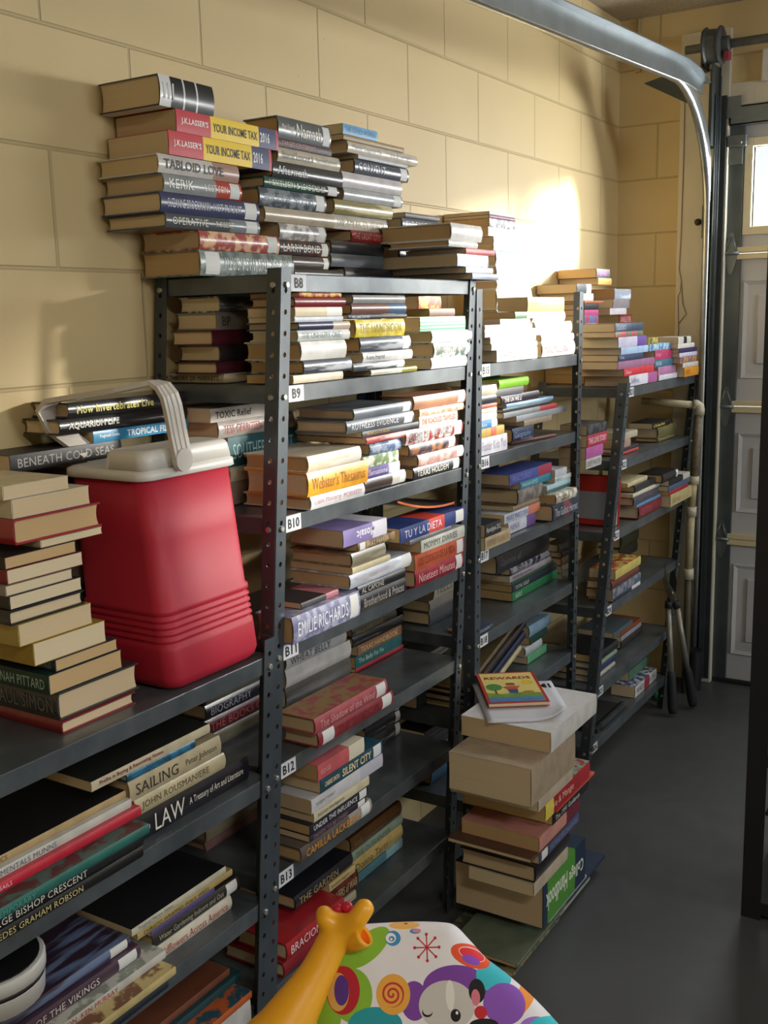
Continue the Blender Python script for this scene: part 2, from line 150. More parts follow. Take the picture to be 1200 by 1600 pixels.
(21, [0.16, 0.5024, 0.572], 0.0, 0.117, 0.1948, 0.014, 'p', '#bfb6a0', 'ivory', {'t': 'CENTURY OF', 'tc': '#8a8070'}),
(22, [0.14, 0.7715, 0.45], 0.0, 0.09, 0.1712, 0.05, 'h', '#3b4450', 'slate', {}),
(22, [0.14, 0.773, 0.5006], 0.0, 0.09, 0.1756, 0.035, 'h', '#2c3440', 'dark slate', {}),
(22, [0.14, 0.774, 0.5362], 0.0, 0.09, 0.1714, 0.03, 'h', '#26282c', 'black', {'t': 'EMPIRE', 'tc': '#4c4e54'}),
(22, [0.14, 0.8129, 0.5668], 0.0, 0.09, 0.17, 0.022, 'p', '#8a867c', 'grey', {'t': 'You Being Beautiful', 'tc': '#3a3834'}),
(23, [0.31, -0.0475, 0.205], 0.0, 0.155, 0.2, 0.03, 'h', '#8e1f2a', 'dark red', {'s': 1}),
(23, [0.31, -0.0364, 0.2356], 0.0, 0.13, 0.2, 0.035, 'h', '#b02a30', 'bright red', {'t': 'BRACION EE.UU.', 'tc': '#f0e4e0'}),
(24, [0.27, 0.1555, 0.205], 0.0, 0.13, 0.1105, 0.02, 'p', '#b3a68f', 'tan white', {}),
(24, [0.27, 0.1666, 0.2256], 0.0, 0.155, 0.111, 0.042, 'h', '#3c1c16', 'dark brown', {'t': 'ERASERS of WAR', 'tc': '#c9b48c', 'st': 'art', 'h2': '#6a3020'}),
(24, [0.27, 0.1666, 0.2682], 0.0, 0.13, 0.0989, 0.018, 'p', '#c9b27c', 'mustard cream', {'t': 'Business English', 'tc': '#5a4a2a'}),
(24, [0.27, 0.0477, 0.2868], 0.0, 0.155, 0.21, 0.03, 'h', '#25262e', 'black', {'t': 'THE GARDEN', 'tc': '#a89468'}),
(25, [0.24, 0.297, 0.205], 0.0, 0.13, 0.22, 0.022, 'p', '#4f7a82', 'teal grey', {'st': 'end', 'h2': '#86a6a8'}),
(25, [0.24, 0.2986, 0.2276], 0.0, 0.155, 0.22, 0.035, 'h', '#c2a868', 'golden tan', {'t': 'Donna Tartt', 'tc': '#6a5a30'}),
(25, [0.24, 0.3001, 0.2632], 0.0, 0.155, 0.22, 0.024, 'h', '#8fa08c', 'sage green', {'t': 'THE OUTLANDER', 'tc': '#5a6a5a'}),
(25, [0.24, 0.2961, 0.2878], 0.0, 0.155, 0.22, 0.035, 'h', '#5a3c22', 'brown', {'t': 'Italy', 'tc': '#8a6a3a'}),
(26, [0.16, 0.8029, 0.23], 0.0, 0.09, 0.16, 0.05, 'h', '#2f5a78', 'blue and white', {'st': 'end', 'h2': '#c0c8cc'}),
(26, [0.16, 0.7865, 0.2806], 0.0, 0.09, 0.16, 0.045, 'h', '#6e6660', 'taupe', {}),
(26, [0.16, 0.7745, 0.3262], 0.0, 0.09, 0.16, 0.035, 'h', '#1e1c1e', 'black', {}),
(26, [0.16, 0.7756, 0.3618], 0.0, 0.09, 0.16, 0.0282, 'h', '#262428', 'charcoal', {}),
(27, [0.315, 0.8962, 1.357], 0.0, 0.09, 0.2482, 0.0296, 'p', '#dcdcd8', 'white printed', {'t': 'HHH TILL', 'tc': '#a04a4a', 'st': 'end', 'h2': '#e4e4e4'}),
(27, [0.315, 0.8665, 1.3872], 0.0, 0.09, 0.2749, 0.0162, 'p', '#e0e0dc', 'milk white', {}),
(27, [0.315, 0.8608, 1.404], 0.0, 0.09, 0.2721, 0.0152, 'p', '#dde6dc', 'off white', {}),
(27, [0.315, 0.8305, 1.4197], 0.0, 0.09, 0.2995, 0.0169, 'p', '#d6dae6', 'pale blue white', {'t': 'CD', 'tc': '#444444'}),
(27, [0.315, 0.8311, 1.4372], 0.0, 0.09, 0.2782, 0.012, 'p', '#d8d0d4', 'pink white', {}),
(27, [0.315, 0.9153, 1.4498], 0.0, 0.09, 0.1803, 0.0126, 'p', '#b9bcc0', 'light grey', {}),
(27, [0.315, 1.003, 1.463], 0.0, 0.09, 0.1131, 0.0171, 'p', '#2c5a34', 'dark green', {'st': 'end', 'h2': '#d0d0d0'}),
(27, [0.315, 1.0819, 1.4807], 0.0, 0.09, 0.2458, 0.0373, 'p', '#eda828', 'orange yellow', {'t': 'Essays', 'tc': '#c07810', 'bd': 0}),
(28, [0.315, 1.1799, 1.357], 0.0, 0.09, 0.2333, 0.0386, 'h', '#dcd6d6', 'white and pink', {'t': 'MACMILLAN', 'tc': '#b86a74'}),
(28, [0.315, 1.1725, 1.3962], 0.0, 0.09, 0.2318, 0.0213, 'h', '#d9d9d5', 'white and grey', {'t': 'BA', 'tc': '#6a6a70'}),
(28, [0.315, 1.1331, 1.4181], 0.0, 0.09, 0.2544, 0.0332, 'h', '#e0dedb', 'thick white', {}),
(28, [0.315, 1.1161, 1.4519], 0.0, 0.09, 0.22, 0.0285, 'h', '#e2e2de', 'bone white', {}),
(29, [0.15, 1.2559, 1.357], 0.0, 0.111, 0.2301, 0.045, 'h', '#b0a898', 'buff', {}),
(29, [0.15, 1.2494, 1.4026], 0.0, 0.111, 0.2364, 0.045, 'h', '#c8c8c8', 'light grey', {}),
(29, [0.15, 1.2429, 1.4482], 0.0, 0.111, 0.2396, 0.04, 'h', '#b8b0a8', 'fawn', {}),
(29, [0.15, 1.2393, 1.4888], 0.0, 0.09, 0.2384, 0.0568, 'h', '#d9dadd', 'white', {}),
(29, [0.15, 1.2397, 1.5462], 0.0, 0.09, 0.2269, 0.0235, 'h', '#dcdce0', 'silver white', {}),
(29, [0.15, 1.2373, 1.5704], 0.0, 0.09, 0.2292, 0.0398, 'h', '#b9b4cf', 'violet and white', {'st': 'art', 'h2': '#e6e6f0'}),
(29, [0.15, 1.2349, 1.6108], 0.0, 0.09, 0.2453, 0.0401, 'h', '#a9cbe0', 'light blue', {}),
(29, [0.15, 1.2177, 1.6515], 0.0, 0.09, 0.2135, 0.0189, 'p', '#c4dada', 'pale teal', {}),
(29, [0.15, 1.2179, 1.6711], 0.0, 0.09, 0.2058, 0.0179, 'p', '#8fa2c4', 'blue and white', {'st': 'art', 'h2': '#e8e8ee'}),
(29, [0.15, 1.185, 1.6895], 0.0, 0.09, 0.1796, 0.0239, 'p', '#dedede', 'pure white', {}),
(29, [0.15, 1.1919, 1.7141], 0.0, 0.144, 0.1699, 0.0226, 'p', '#4c5664', 'dark blue and white', {'st': 'art', 'h2': '#d8dce0'}),
(29, [0.15, 1.1921, 1.7372], 0.0, 0.144, 0.1668, 0.009, 'p', '#7a3a54', 'magenta', {}),
(29, [0.15, 1.1922, 1.7468], 0.0, 0.144, 0.1639, 0.009, 'p', '#c9cdd4', 'thin white', {}),
(30, [0.15, 1.9096, 1.237], 0.0, 0.144, 0.13, 0.03, 'p', '#c9b08a', 'tan', {}),
(30, [0.15, 1.9087, 1.2676], 0.0, 0.144, 0.13, 0.03, 'p', '#a8b4a0', 'sage', {}),
(30, [0.15, 1.8885, 1.2982], 0.0, 0.144, 0.13, 0.03, 'p', '#8c7a6a', 'brown', {}),
(30, [0.15, 1.8685, 1.3288], 0.0, 0.144, 0.13, 0.03, 'p', '#c4a880', 'sand', {}),
(30, [0.15, 1.8677, 1.3594], 0.0, 0.144, 0.13, 0.028, 'p', '#c4cad6', 'pale blue', {}),
(30, [0.15, 1.9054, 1.388], 0.0, 0.144, 0.13, 0.022, 'p', '#dfe0e6', 'white', {}),
(30, [0.15, 1.9009, 1.4106], 0.0, 0.144, 0.13, 0.028, 'p', '#5f9cc6', 'sky blue', {'st': 'art', 'h2': '#d0e0ee'}),
(30, [0.15, 1.9039, 1.4392], 0.0, 0.144, 0.13, 0.026, 'p', '#4a7cb4', 'blue', {'st': 'art', 'h2': '#c03030'}),
(30, [0.15, 1.9033, 1.4658], 0.0, 0.144, 0.13, 0.018, 'p', '#d0518c', 'hot pink', {}),
(30, [0.15, 1.9028, 1.4844], 0.0, 0.144, 0.13, 0.02, 'p', '#2a2028', 'black', {}),
(30, [0.15, 1.9023, 1.505], 0.0, 0.144, 0.18, 0.009, 'p', '#b5653c', 'thin rust', {}),
(30, [0.15, 1.8543, 1.5146], 0.0, 0.144, 0.13, 0.024, 'p', '#dedad4', 'white', {}),
(30, [0.15, 1.8349, 1.5392], 0.0, 0.144, 0.13, 0.03, 'p', '#3c4650', 'dark and white', {'st': 'end', 'h2': '#d8d8d8'}),
(30, [0.15, 2.0288, 1.5698], 0.0, 0.144, 0.13, 0.022, 'p', '#e0a04a', 'orange and white', {}),
(30, [0.15, 2.0116, 1.5924], 0.0, 0.1422, 0.13, 0.03, 'p', '#2e2a3c', 'black and purple', {'t': 'STEPHEN', 'tc': '#a86ab0'}),
(31, [0.305, 0.8218, 1.128], 0.0, 0.09, 0.1539, 0.0438, 'p', '#d4d2dc', 'white', {'t': 'Foster Kids Yes', 'tc': '#9a94a4'}),
(31, [0.305, 0.8231, 1.1724], 0.0, 0.09, 0.1348, 0.0225, 'p', '#c2a04c', 'gold and orange', {'st': 'mid', 'h2': '#c45a38'}),
(31, [0.305, 0.8238, 1.1955], 0.0, 0.09, 0.0934, 0.0186, 'p', '#3b86bf', 'blue', {'t': 'Keto', 'tc': '#dfe8f0', 'st': 'end', 'h2': '#d8dce0'}),
(31, [0.305, 0.8244, 1.2147], 0.0, 0.09, 0.09, 0.0178, 'p', '#c4c6d4', 'lavender white', {}),
(31, [0.305, 0.8249, 1.2331], 0.0, 0.09, 0.09, 0.0112, 'p', '#cdc4b2', 'cream', {}),
(31, [0.305, 0.8253, 1.2449], 0.0, 0.09, 0.09, 0.01, 'p', '#a8563c', 'brown red', {}),
(31, [0.305, 0.8256, 1.2555], 0.0, 0.09, 0.09, 0.02, 'h', '#2c3034', 'black', {}),
(31, [0.305, 0.8262, 1.2761], 0.0, 0.09, 0.09, 0.025, 'h', '#c0b8a4', 'ivory', {}),
(32, [0.27, 1.0869, 1.128], 0.0, 0.09, 0.1304, 0.0404, 'h', '#25395e', 'navy', {'t': 'Geography', 'tc': '#8fa0c0'}),
(32, [0.27, 1.1568, 1.169], 0.0, 0.09, 0.1919, 0.0157, 'p', '#a08e74', 'tan', {}),
(32, [0.27, 1.1062, 1.1852], 0.0, 0.09, 0.3509, 0.0165, 'p', '#b4b6ba', 'spiral bound white', {'st': 'spiral', 'h2': '#6d7074'}),
(32, [0.27, 1.0276, 1.2024], 0.0, 0.09, 0.36, 0.0141, 'p', '#8a9094', 'thin grey and red', {'st': 'end', 'h2': '#c03a3c'}),
(32, [0.27, 1.024, 1.2171], 0.0, 0.09, 0.3198, 0.01, 'h', '#3a4246', 'dark slate', {}),
(32, [0.27, 1.0461, 1.2277], 0.0, 0.09, 0.3134, 0.0105, 'h', '#7fa8c8', 'light blue', {'st': 'shine', 'h2': '#b0cce0'}),
(32, [0.27, 1.017, 1.2388], 0.0, 0.09, 0.2453, 0.0229, 'h', '#2e2430', 'dark purple', {'t': 'THE UN WE LI', 'tc': '#e0d8dc', 'bd': 1}),
(32, [0.27, 0.9813, 1.2623], 0.0, 0.09, 0.1716, 0.0195, 'p', '#4b4c50', 'thin charcoal', {}),
(32, [0.27, 1.0029, 1.2824], 0.0, 0.09, 0.1856, 0.0229, 'h', '#7cb52e', 'lime green', {}),
(33, [0.32, 0.8147, 0.89], 0.0, 0.09, 0.1462, 0.0325, 'p', '#b5a07c', 'tan', {'t': 'REMEMBER THE HEALTHY', 'tc': '#857252'}),
(33, [0.32, 0.8156, 0.9231], 0.0, 0.09, 0.0913, 0.0326, 'p', '#232324', 'black', {'t': 'Apocalypse 2012', 'tc': '#dad6d0'}),
(34, [0.285, 1.0237, 0.89], 0.0, 0.09, 0.1775, 0.0319, 'p', '#c4c8d0', 'white and purple', {'st': 'end', 'h2': '#6a4a86', 't': 'NINA', 'tc': '#8a7aa0'}),
(34, [0.285, 0.9979, 0.9225], 0.0, 0.09, 0.235, 0.0249, 'p', '#bcc0c6', 'white and orange', {'t': 'MUST MEET YOU', 'tc': '#4a62b4', 'st': 'end', 'h2': '#c9785a'}),
(34, [0.285, 1.0504, 0.948], 0.0, 0.109, 0.1756, 0.012, 'p', '#8a7458', 'brown', {}),
(34, [0.285, 1.0888, 0.9606], 0.0, 0.1303, 0.1666, 0.04, 'h', '#6b6560', 'thick taupe', {'st': 'art', 'h2': '#8e8680'}),
(34, [0.285, 1.1005, 1.0011], 0.0, 0.136, 0.2125, 0.0199, 'p', '#2c7e94', 'teal blue', {'t': 'MARIAN KEYES', 'tc': '#c4e0e6'}),
(34, [0.285, 1.0319, 1.0217], 0.0, 0.0971, 0.2834, 0.0287, 'p', '#46509a', 'indigo and red', {'st': 'end', 'h2': '#a03048', 't': 'FRACTURED', 'tc': '#8088c8', 'top': '#4a5cac'}),
(35, [0.325, 1.2359, 0.89], 0.0, 0.09, 0.1905, 0.0464, 'h', '#2f3844', 'dark blue grey', {'t': 'The Gallant Heroes', 'tc': '#b9bcc4', 'st': 'mid', 'h2': '#7a3a4a'}),
(35, [0.325, 1.2584, 0.937], 0.0, 0.09, 0.1576, 0.0276, 'h', '#a8987c', 'tan collage', {'st': 'art', 'h2': '#e0ddd4', 't': 'ITALIC', 'tc': '#4a463c'}),
(35, [0.295, 1.2584, 0.9652], 0.0, 0.13, 0.1805, 0.009, 'p', '#2f5a56', 'thin dark green', {}),
(35, [0.295, 1.2584, 0.9748], 0.0, 0.13, 0.1765, 0.0135, 'p', '#a6c4cc', 'light blue', {}),
(35, [0.295, 1.316, 0.9889], 0.0, 0.13, 0.1237, 0.015, 'p', '#c6ccce', 'white', {'t': 'LIBERTY', 'tc': '#8a9496'}),
(35, [0.295, 1.316, 1.0045], 0.0, 0.13, 0.0902, 0.0218, 'p', '#c0c0c6', 'white and grey', {}),
(36, [0.3, 0.808, 0.668], 0.0, 0.09, 0.09, 0.01, 'p', '#39465a', 'slate blue', {'t': 'ENCYCLOPEDIA', 'tc': '#a8b0bc'}),
(37, [0.24, 1.1435, 0.668], 0.0, 0.1052, 0.3252, 0.025, 'p', '#1f7a48', 'green', {'t': 'GOLF', 'tc': '#b9d8c0', 'bd': 1}),
(37, [0.24, 1.1436, 0.6936], 0.0, 0.1105, 0.3203, 0.0204, 'p', '#1e2a3a', 'dark blue', {'t': 'TOTAL GOLF', 'tc': '#dfe4dc'}),
(37, [0.24, 1.14, 0.7146], 0.0, 0.1103, 0.3061, 0.012, 'p', '#2c4c34', 'forest green', {}),
(37, [0.24, 1.1253, 0.7272], 0.0, 0.1063, 0.2946, 0.0171, 'p', '#a8a0aa', 'mauve white', {'t': 'THE PEOPLE YOU MEET', 'tc': '#5c3c50'}),
(37, [0.24, 1.1327, 0.7449], 0.0, 0.0937, 0.2783, 0.0212, 'h', '#24222a', 'black patterned', {'st': 'art', 'h2': '#8c8c96', 't': 'PHILOSOPHY', 'tc': '#c9c4cc'}),
(37, [0.24, 1.0467, 0.7667], 0.0, 0.09, 0.36, 0.0515, 'h', '#1d1e22', 'plain black', {'t': 'Opinion of', 'tc': '#6a6a70'}),
(38, [0.1, 1.8533, 0.55], 0.0, 0.049, 0.13, 0.03, 'h', '#8a8478', 'grey', {}),
(38, [0.1, 1.8478, 0.5806], 0.0, 0.049, 0.13, 0.025, 'h', '#a8a294', 'pale grey', {}),
(38, [0.1, 1.8473, 0.6062], 0.0, 0.049, 0.13, 0.028, 'h', '#7a5c40', 'brown', {}),
(38, [0.1, 1.8468, 0.6348], 0.0, 0.049, 0.13, 0.025, 'h', '#34302e', 'dark brown', {}),
(38, [0.1, 1.8165, 0.6604], 0.0, 0.049, 0.13, 0.03, 'h', '#4a463e', 'drab', {}),
(39, [0.24, 1.2475, 0.45], 0.0, 0.09, 0.14, 0.025, 'p', '#5fa074', 'mint green', {}),
(39, [0.24, 1.2355, 0.4756], 0.0, 0.09, 0.12, 0.028, 'h', '#c2c4c8', 'white', {}),
(39, [0.24, 1.2634, 0.5042], 0.0, 0.09, 0.13, 0.022, 'p', '#1e4638', 'dark green', {}),
(39, [0.24, 1.2633, 0.5268], 0.0, 0.09, 0.16, 0.035, 'h', '#8fb2c8', 'light blue', {}),
(40, [0.16, 1.7425, 0.3], 0.0, 0.1079, 0.15, 0.03, 'h', '#6a5644', 'brown', {}),
(40, [0.16, 1.742, 0.3306], 0.0, 0.1057, 0.15, 0.028, 'h', '#5c4a3c', 'dark brown', {}),
(41, [0.345, 1.8001, 1.237], 0.0, 0.1521, 0.2841, 0.0345, 'p', '#d8d4dc', 'white', {'t': 'Sullivan', 'tc': '#8a86a8', 'st': 'end', 'h2': '#a85a90'}),
(41, [0.345, 1.7482, 1.2721], 0.0, 0.1614, 0.2992, 0.0239, 'p', '#d22f3c', 'bright red', {'t': 'Silence', 'tc': '#f0d0d0'}),
(41, [0.345, 1.694, 1.2965], 0.0, 0.1399, 0.36, 0.024, 'p', '#a06a8a', 'mauve', {}),
(41, [0.345, 1.6968, 1.3212], 0.0, 0.1413, 0.2358, 0.0197, 'p', '#2c3a5e', 'navy', {'t': 'O Reilly', 'tc': '#c8d0e0'}),
(41, [0.345, 1.7191, 1.3415], 0.0, 0.1504, 0.267, 0.0223, 'p', '#a9c2de', 'light blue', {}),
(41, [0.345, 1.6945, 1.3644], 0.0, 0.1336, 0.2677, 0.0318, 'p', '#c9c4d8', 'lilac white', {'st': 'end', 'h2': '#6a4a9a'}),
(41, [0.345, 1.6647, 1.3968], 0.0, 0.1149, 0.2633, 0.016, 'p', '#c44a58', 'red and green', {'st': 'art', 'h2': '#5a7a50'}),
(41, [0.345, 1.6637, 1.4134], 0.0, 0.1147, 0.2629, 0.0258, 'p', '#35455e', 'slate navy', {'t': 'CLASSICS', 'tc': '#aab4c4'}),
(42, [0.345, 2.1084, 1.237], 0.0, 0.13, 0.2106, 0.018, 'p', '#d2cfd8', 'white and red', {}),
(42, [0.345, 2.0949, 1.2556], 0.0, 0.13, 0.204, 0.028, 'p', '#b47aa0', 'pink mauve', {}),
(42, [0.345, 2.058, 1.2842], 0.0, 0.13, 0.2054, 0.025, 'p', '#3f6f84', 'steel blue', {'t': 'NICKEL', 'tc': '#c8d4dc'}),
(42, [0.345, 2.057, 1.3098], 0.0, 0.13, 0.1963, 0.032, 'p', '#b83462', 'raspberry', {'t': 'Bridget', 'tc': '#e8b0c4'}),
(42, [0.345, 1.9973, 1.3424], 0.0, 0.13, 0.2362, 0.022, 'p', '#a8c4d4', 'white and blue', {'st': 'art', 'h2': '#4a80a4'}),
(42, [0.345, 1.9846, 1.365], 0.0, 0.13, 0.1, 0.022, 'p', '#b8a84a', 'yellow patterned', {'st': 'art', 'h2': '#55583c'}),
(43, [0.37, 2.322, 1.237], 0.0, 0.13, 0.1821, 0.034, 'p', '#d9952c', 'orange yellow', {'t': 'MIND', 'tc': '#b06a10'}),
(43, [0.37, 2.3019, 1.2716], 0.0, 0.13, 0.191, 0.016, 'p', '#cfc9c0', 'white', {}),
(43, [0.37, 2.2664, 1.2882], 0.0, 0.13, 0.2047, 0.022, 'p', '#b58a58', 'orange and brown', {'st': 'art', 'h2': '#6a5068'}),
(43, [0.37, 2.2563, 1.3108], 0.0, 0.13, 0.2212, 0.014, 'p', '#c9c4da', 'white and violet', {}),
(43, [0.37, 2.2563, 1.3254], 0.0, 0.13, 0.2196, 0.016, 'p', '#3a2c58', 'purple', {}),
(43, [0.37, 2.2365, 1.342], 0.0, 0.13, 0.2014, 0.016, 'p', '#d4d0c4', 'ivory', {}),
(43, [0.37, 2.2365, 1.3586], 0.0, 0.09, 0.1582, 0.024, 'p', '#cdc8bc', 'white and black', {'st': 'mid', 'h2': '#1d1c1e'}),
(44, [0.16, 2.2186, 1.237], 0.0, 0.09, 0.13, 0.035, 'p', '#8c8478', 'taupe', {}),
(44, [0.16, 2.2169, 1.2726], 0.0, 0.09, 0.13, 0.035, 'p', '#a8a298', 'pale taupe', {}),
(44, [0.16, 2.2153, 1.3082], 0.0, 0.09, 0.13, 0.035, 'p', '#6a6470', 'purple grey', {}),
(44, [0.16, 2.2249, 1.3438], 0.0, 0.09, 0.13, 0.03, 'p', '#4a5460', 'slate', {}),
(44, [0.16, 2.2234, 1.3744], 0.0, 0.09, 0.13, 0.034, 'p', '#3c5064', 'blue grey', {}),
(44, [0.16, 2.2333, 1.409], 0.0, 0.09, 0.13, 0.02, 'p', '#24262a', 'black', {}),
(44, [0.16, 2.2207, 1.4296], 0.0, 0.09, 0.13, 0.036, 'p', '#8a2c2c', 'dark red', {'t': 'DANIELLE STEEL', 'tc': '#e0b0b0'}),
(44, [0.17, 2.0934, 1.4662], 0.0, 0.09, 0.17, 0.022, 'p', '#cdc8cc', 'white and lilac', {}),
(44, [0.17, 2.1243, 1.4888], 0.0, 0.09, 0.17, 0.03, 'p', '#8c8488', 'grey brown', {}),
(44, [0.17, 2.1379, 1.5194], 0.0, 0.09, 0.17, 0.036, 'p', '#9aa4b0', 'silver', {'st': 'shine', 'h2': '#d8dce4'}),
(45, [0.325, 1.4833, 1.008], 0.0, 0.09, 0.1295, 0.03, 'p', '#c3c0b8', 'white', {'t': 'DEEP WATER', 'tc': '#5a5a58'}),
(45, [0.325, 1.4824, 1.0386], 0.0, 0.09, 0.1427, 0.034, 'p', '#b45a9a', 'pink purple', {}),
(45, [0.325, 1.4917, 1.0732], 0.0, 0.09, 0.1692, 0.036, 'p', '#b02a40', 'red', {'t': 'THE LOVE STORY', 'tc': '#e8c0c8', 'bd': 1}),
(45, [0.325, 1.4907, 1.1098], 0.0, 0.09, 0.1688, 0.03, 'p', '#26262a', 'black patterned', {'st': 'art', 'h2': '#4a4c50'}),
(46, [0.31, 1.8181, 1.008], 0.0, 0.09, 0.1923, 0.009, 'p', '#b84a44', 'red white', {}),
(46, [0.31, 1.8054, 1.0176], 0.0, 0.09, 0.2044, 0.012, 'p', '#3a3438', 'dark grey', {}),
(46, [0.31, 1.8166, 1.0302], 0.0, 0.13, 0.11, 0.026, 'p', '#a88878', 'brown pink', {}),
(46, [0.31, 1.8462, 1.0568], 0.0, 0.13, 0.15, 0.022, 'p', '#b5ac94', 'cream', {}),
(47, [0.31, 2.2286, 1.008], 0.0, 0.09, 0.2, 0.012, 'h', '#7c6f4c', 'khaki', {}),
(47, [0.31, 2.2266, 1.0206], 0.0, 0.1144, 0.22, 0.04, 'h', '#7a7448', 'olive gold', {}),
(47, [0.31, 2.159, 1.0612], 0.0, 0.09, 0.2, 0.02, 'p', '#1f1e1e', 'black and yellow', {'t': 'In The Hearts World', 'tc': '#d8c04a', 'bd': 1}),
(48, [0.355, 1.8959, 0.785], 0.0, 0.0918, 0.2428, 0.0429, 'h', '#7c1f2c', 'dark red', {'t': 'GETTYS', 'tc': '#c0606c'}),
(48, [0.355, 1.8682, 0.8285], 0.0, 0.09, 0.2539, 0.009, 'p', '#5c8ab0', 'blue', {}),
(48, [0.355, 1.8413, 0.8381], 0.0, 0.09, 0.2576, 0.0305, 'h', '#5a4a48', 'brown patterned', {'st': 'art', 'h2': '#3a4a64'}),
(48, [0.355, 1.8273, 0.8692], 0.0, 0.09, 0.2771, 0.012, 'p', '#cfc8b0', 'thin cream', {}),
(48, [0.355, 1.8518, 0.8818], 0.0, 0.09, 0.2156, 0.0239, 'h', '#26282c', 'black', {'t': 'COURAGE', 'tc': '#4a4c50'}),
(48, [0.345, 1.804, 0.9063], 0.0, 0.09, 0.2, 0.014, 'p', '#c9bc92', 'pale yellow', {}),
(49, [0.38, 2.1621, 0.785], 0.0, 0.09, 0.3084, 0.0438, 'p', '#c4b27e', 'pale yellow', {'t': 'Secrets', 'tc': '#8a7a4a'}),
(49, [0.38, 2.1446, 0.8294], 0.0, 0.09, 0.227, 0.015, 'p', '#a82c34', 'red', {}),
(49, [0.38, 2.1358, 0.845], 0.0, 0.09, 0.259, 0.018, 'p', '#4a6480', 'blue grey', {}),
(49, [0.38, 2.1416, 0.8636], 0.0, 0.09, 0.2512, 0.02, 'p', '#22221f', 'black and white', {'st': 'end', 'h2': '#c8c4b4'}),
(49, [0.38, 2.0704, 0.8842], 0.0, 0.09, 0.1786, 0.03, 'h', '#2a2a2c', 'black large', {'s': 1}),
(50, [0.35, 1.6775, 0.55], 0.0, 0.09, 0.26, 0.012, 'p', '#26344e', 'navy and white', {'st': 'end', 'h2': '#d0d0d0'}),
(50, [0.35, 1.6639, 0.5626], 0.0, 0.09, 0.2749, 0.03, 'p', '#8c8a90', 'grey patterned', {'st': 'art', 'h2': '#4c6070'}),
(50, [0.35, 1.6564, 0.5932], 0.0, 0.09, 0.2664, 0.028, 'h', '#6a3026', 'rust brown', {}),
(50, [0.35, 1.6865, 0.6218], 0.0, 0.09, 0.25, 0.03, 'p', '#c9b864', 'yellow', {'top': '#9c4020'}),
(51, [0.17, 2.241, 0.55], 0.0, 0.089, 0.2, 0.045, 'h', '#3c3c34', 'dark olive', {}),
(51, [0.17, 2.2537, 0.5956], 0.0, 0.089, 0.2, 0.045, 'h', '#4a4c3a', 'olive brown', {}),
(51, [0.17, 2.2519, 0.6412], 0.0, 0.089, 0.22, 0.028, 'p', '#8ca054', 'light green', {}),
(51, [0.17, 2.2505, 0.6698], 0.0, 0.089, 0.22, 0.028, 'p', '#6f9a3e', 'green', {}),
(52, [0.32, 1.5827, 0.3], 0.0, 0.155, 0.2, 0.015, 'h', '#b4b0a0', 'off white', {}),
(52, [0.32, 1.5881, 0.3156], 0.0, 0.155, 0.2, 0.025, 'h', '#26345e', 'blue', {}),
(52, [0.32, 1.5995, 0.3412], 0.0, 0.13, 0.2, 0.012, 'p', '#8a9a84', 'pale green', {}),
(52, [0.32, 1.6109, 0.3538], 0.0, 0.155, 0.2, 0.03, 'h', '#1f2026', 'black', {}),
(53, [0.28, 1.9579, 0.3], 0.0, 0.155, 0.22, 0.03, 'h', '#3a342e', 'dark brown', {}),
(53, [0.28, 1.9497, 0.3306], 0.0, 0.13, 0.22, 0.016, 'p', '#9a9aa4', 'grey white', {}),
(53, [0.28, 1.9489, 0.3472], 0.0, 0.13, 0.22, 0.016, 'p', '#8a4a2a', 'orange brown', {}),
(53, [0.28, 1.8726, 0.3638], 0.0, 0.13, 0.2, 0.018, 'p', '#59646a', 'grey blue', {}),
(54, [0.33, 1.966, 0.125], 0.0, 0.09, 0.24, 0.04, 'p', '#c9c8c4', 'white and blue', {'t': 'WADSWORTH', 'tc': '#444a5a', 'top': '#3a4a78', 'st': 'mid', 'h2': '#a8343c'}),
(54, [0.29, 2.0148, 0.1656], 0.0, 0.09, 0.22, 0.035, 'p', '#5a8068', 'dull green', {'top': '#6a9078'}),
(55, [0.135, -0.5158, 0.873], -1.571, 0.151, 0.15, 0.0207, 'h', '#7a1720', 'red', {}),
(55, [0.1318, -0.5175, 0.8943], -1.571, 0.1666, 0.15, 0.0426, 'h', '#3a3838', 'charcoal and purple', {'t': 'PAUL SIMON', 'tc': '#6a6866'}),
(55, [0.1286, -0.5272, 0.9375], -1.571, 0.1452, 0.15, 0.0297, 'p', '#1f3a34', 'dark green', {'t': 'HANNAH PITTARD', 'tc': '#a8c4b4'}),
(55, [0.1254, -0.51, 0.9679], -1.571, 0.1236, 0.15, 0.0179, 'p', '#26343e', 'dark blue', {'t': 'AS OF REMARKABLE THINGS', 'tc': '#8c9aa4'}),
(55, [0.1221, -0.5445, 0.9863], -1.571, 0.1396, 0.15, 0.0337, 'p', '#a88a34', 'mustard', {}),
(55, [0.1189, -0.5647, 1.0207], -1.571, 0.1378, 0.15, 0.0325, 'p', '#2a2622', 'black and yellow', {'st': 'end', 'h2': '#b09a50'}),
(55, [0.1157, -0.5759, 1.0538], -1.571, 0.1399, 0.15, 0.0216, 'h', '#1e1e20', 'black', {}),
(55, [0.1125, -0.5703, 1.076], -1.571, 0.1333, 0.15, 0.0195, 'p', '#2c2426', 'dark grey', {}),
(55, [0.1093, -0.5729, 1.096], -1.571, 0.1226, 0.15, 0.0148, 'p', '#8c8480', 'taupe', {}),
(55, [0.1061, -0.566, 1.1114], -1.571, 0.1407, 0.15, 0.0208, 'p', '#7c1c1c', 'dark red', {}),
(55, [0.1029, -0.5653, 1.1328], -1.571, 0.1312, 0.15, 0.0173, 'p', '#241c1a', 'brown black', {}),
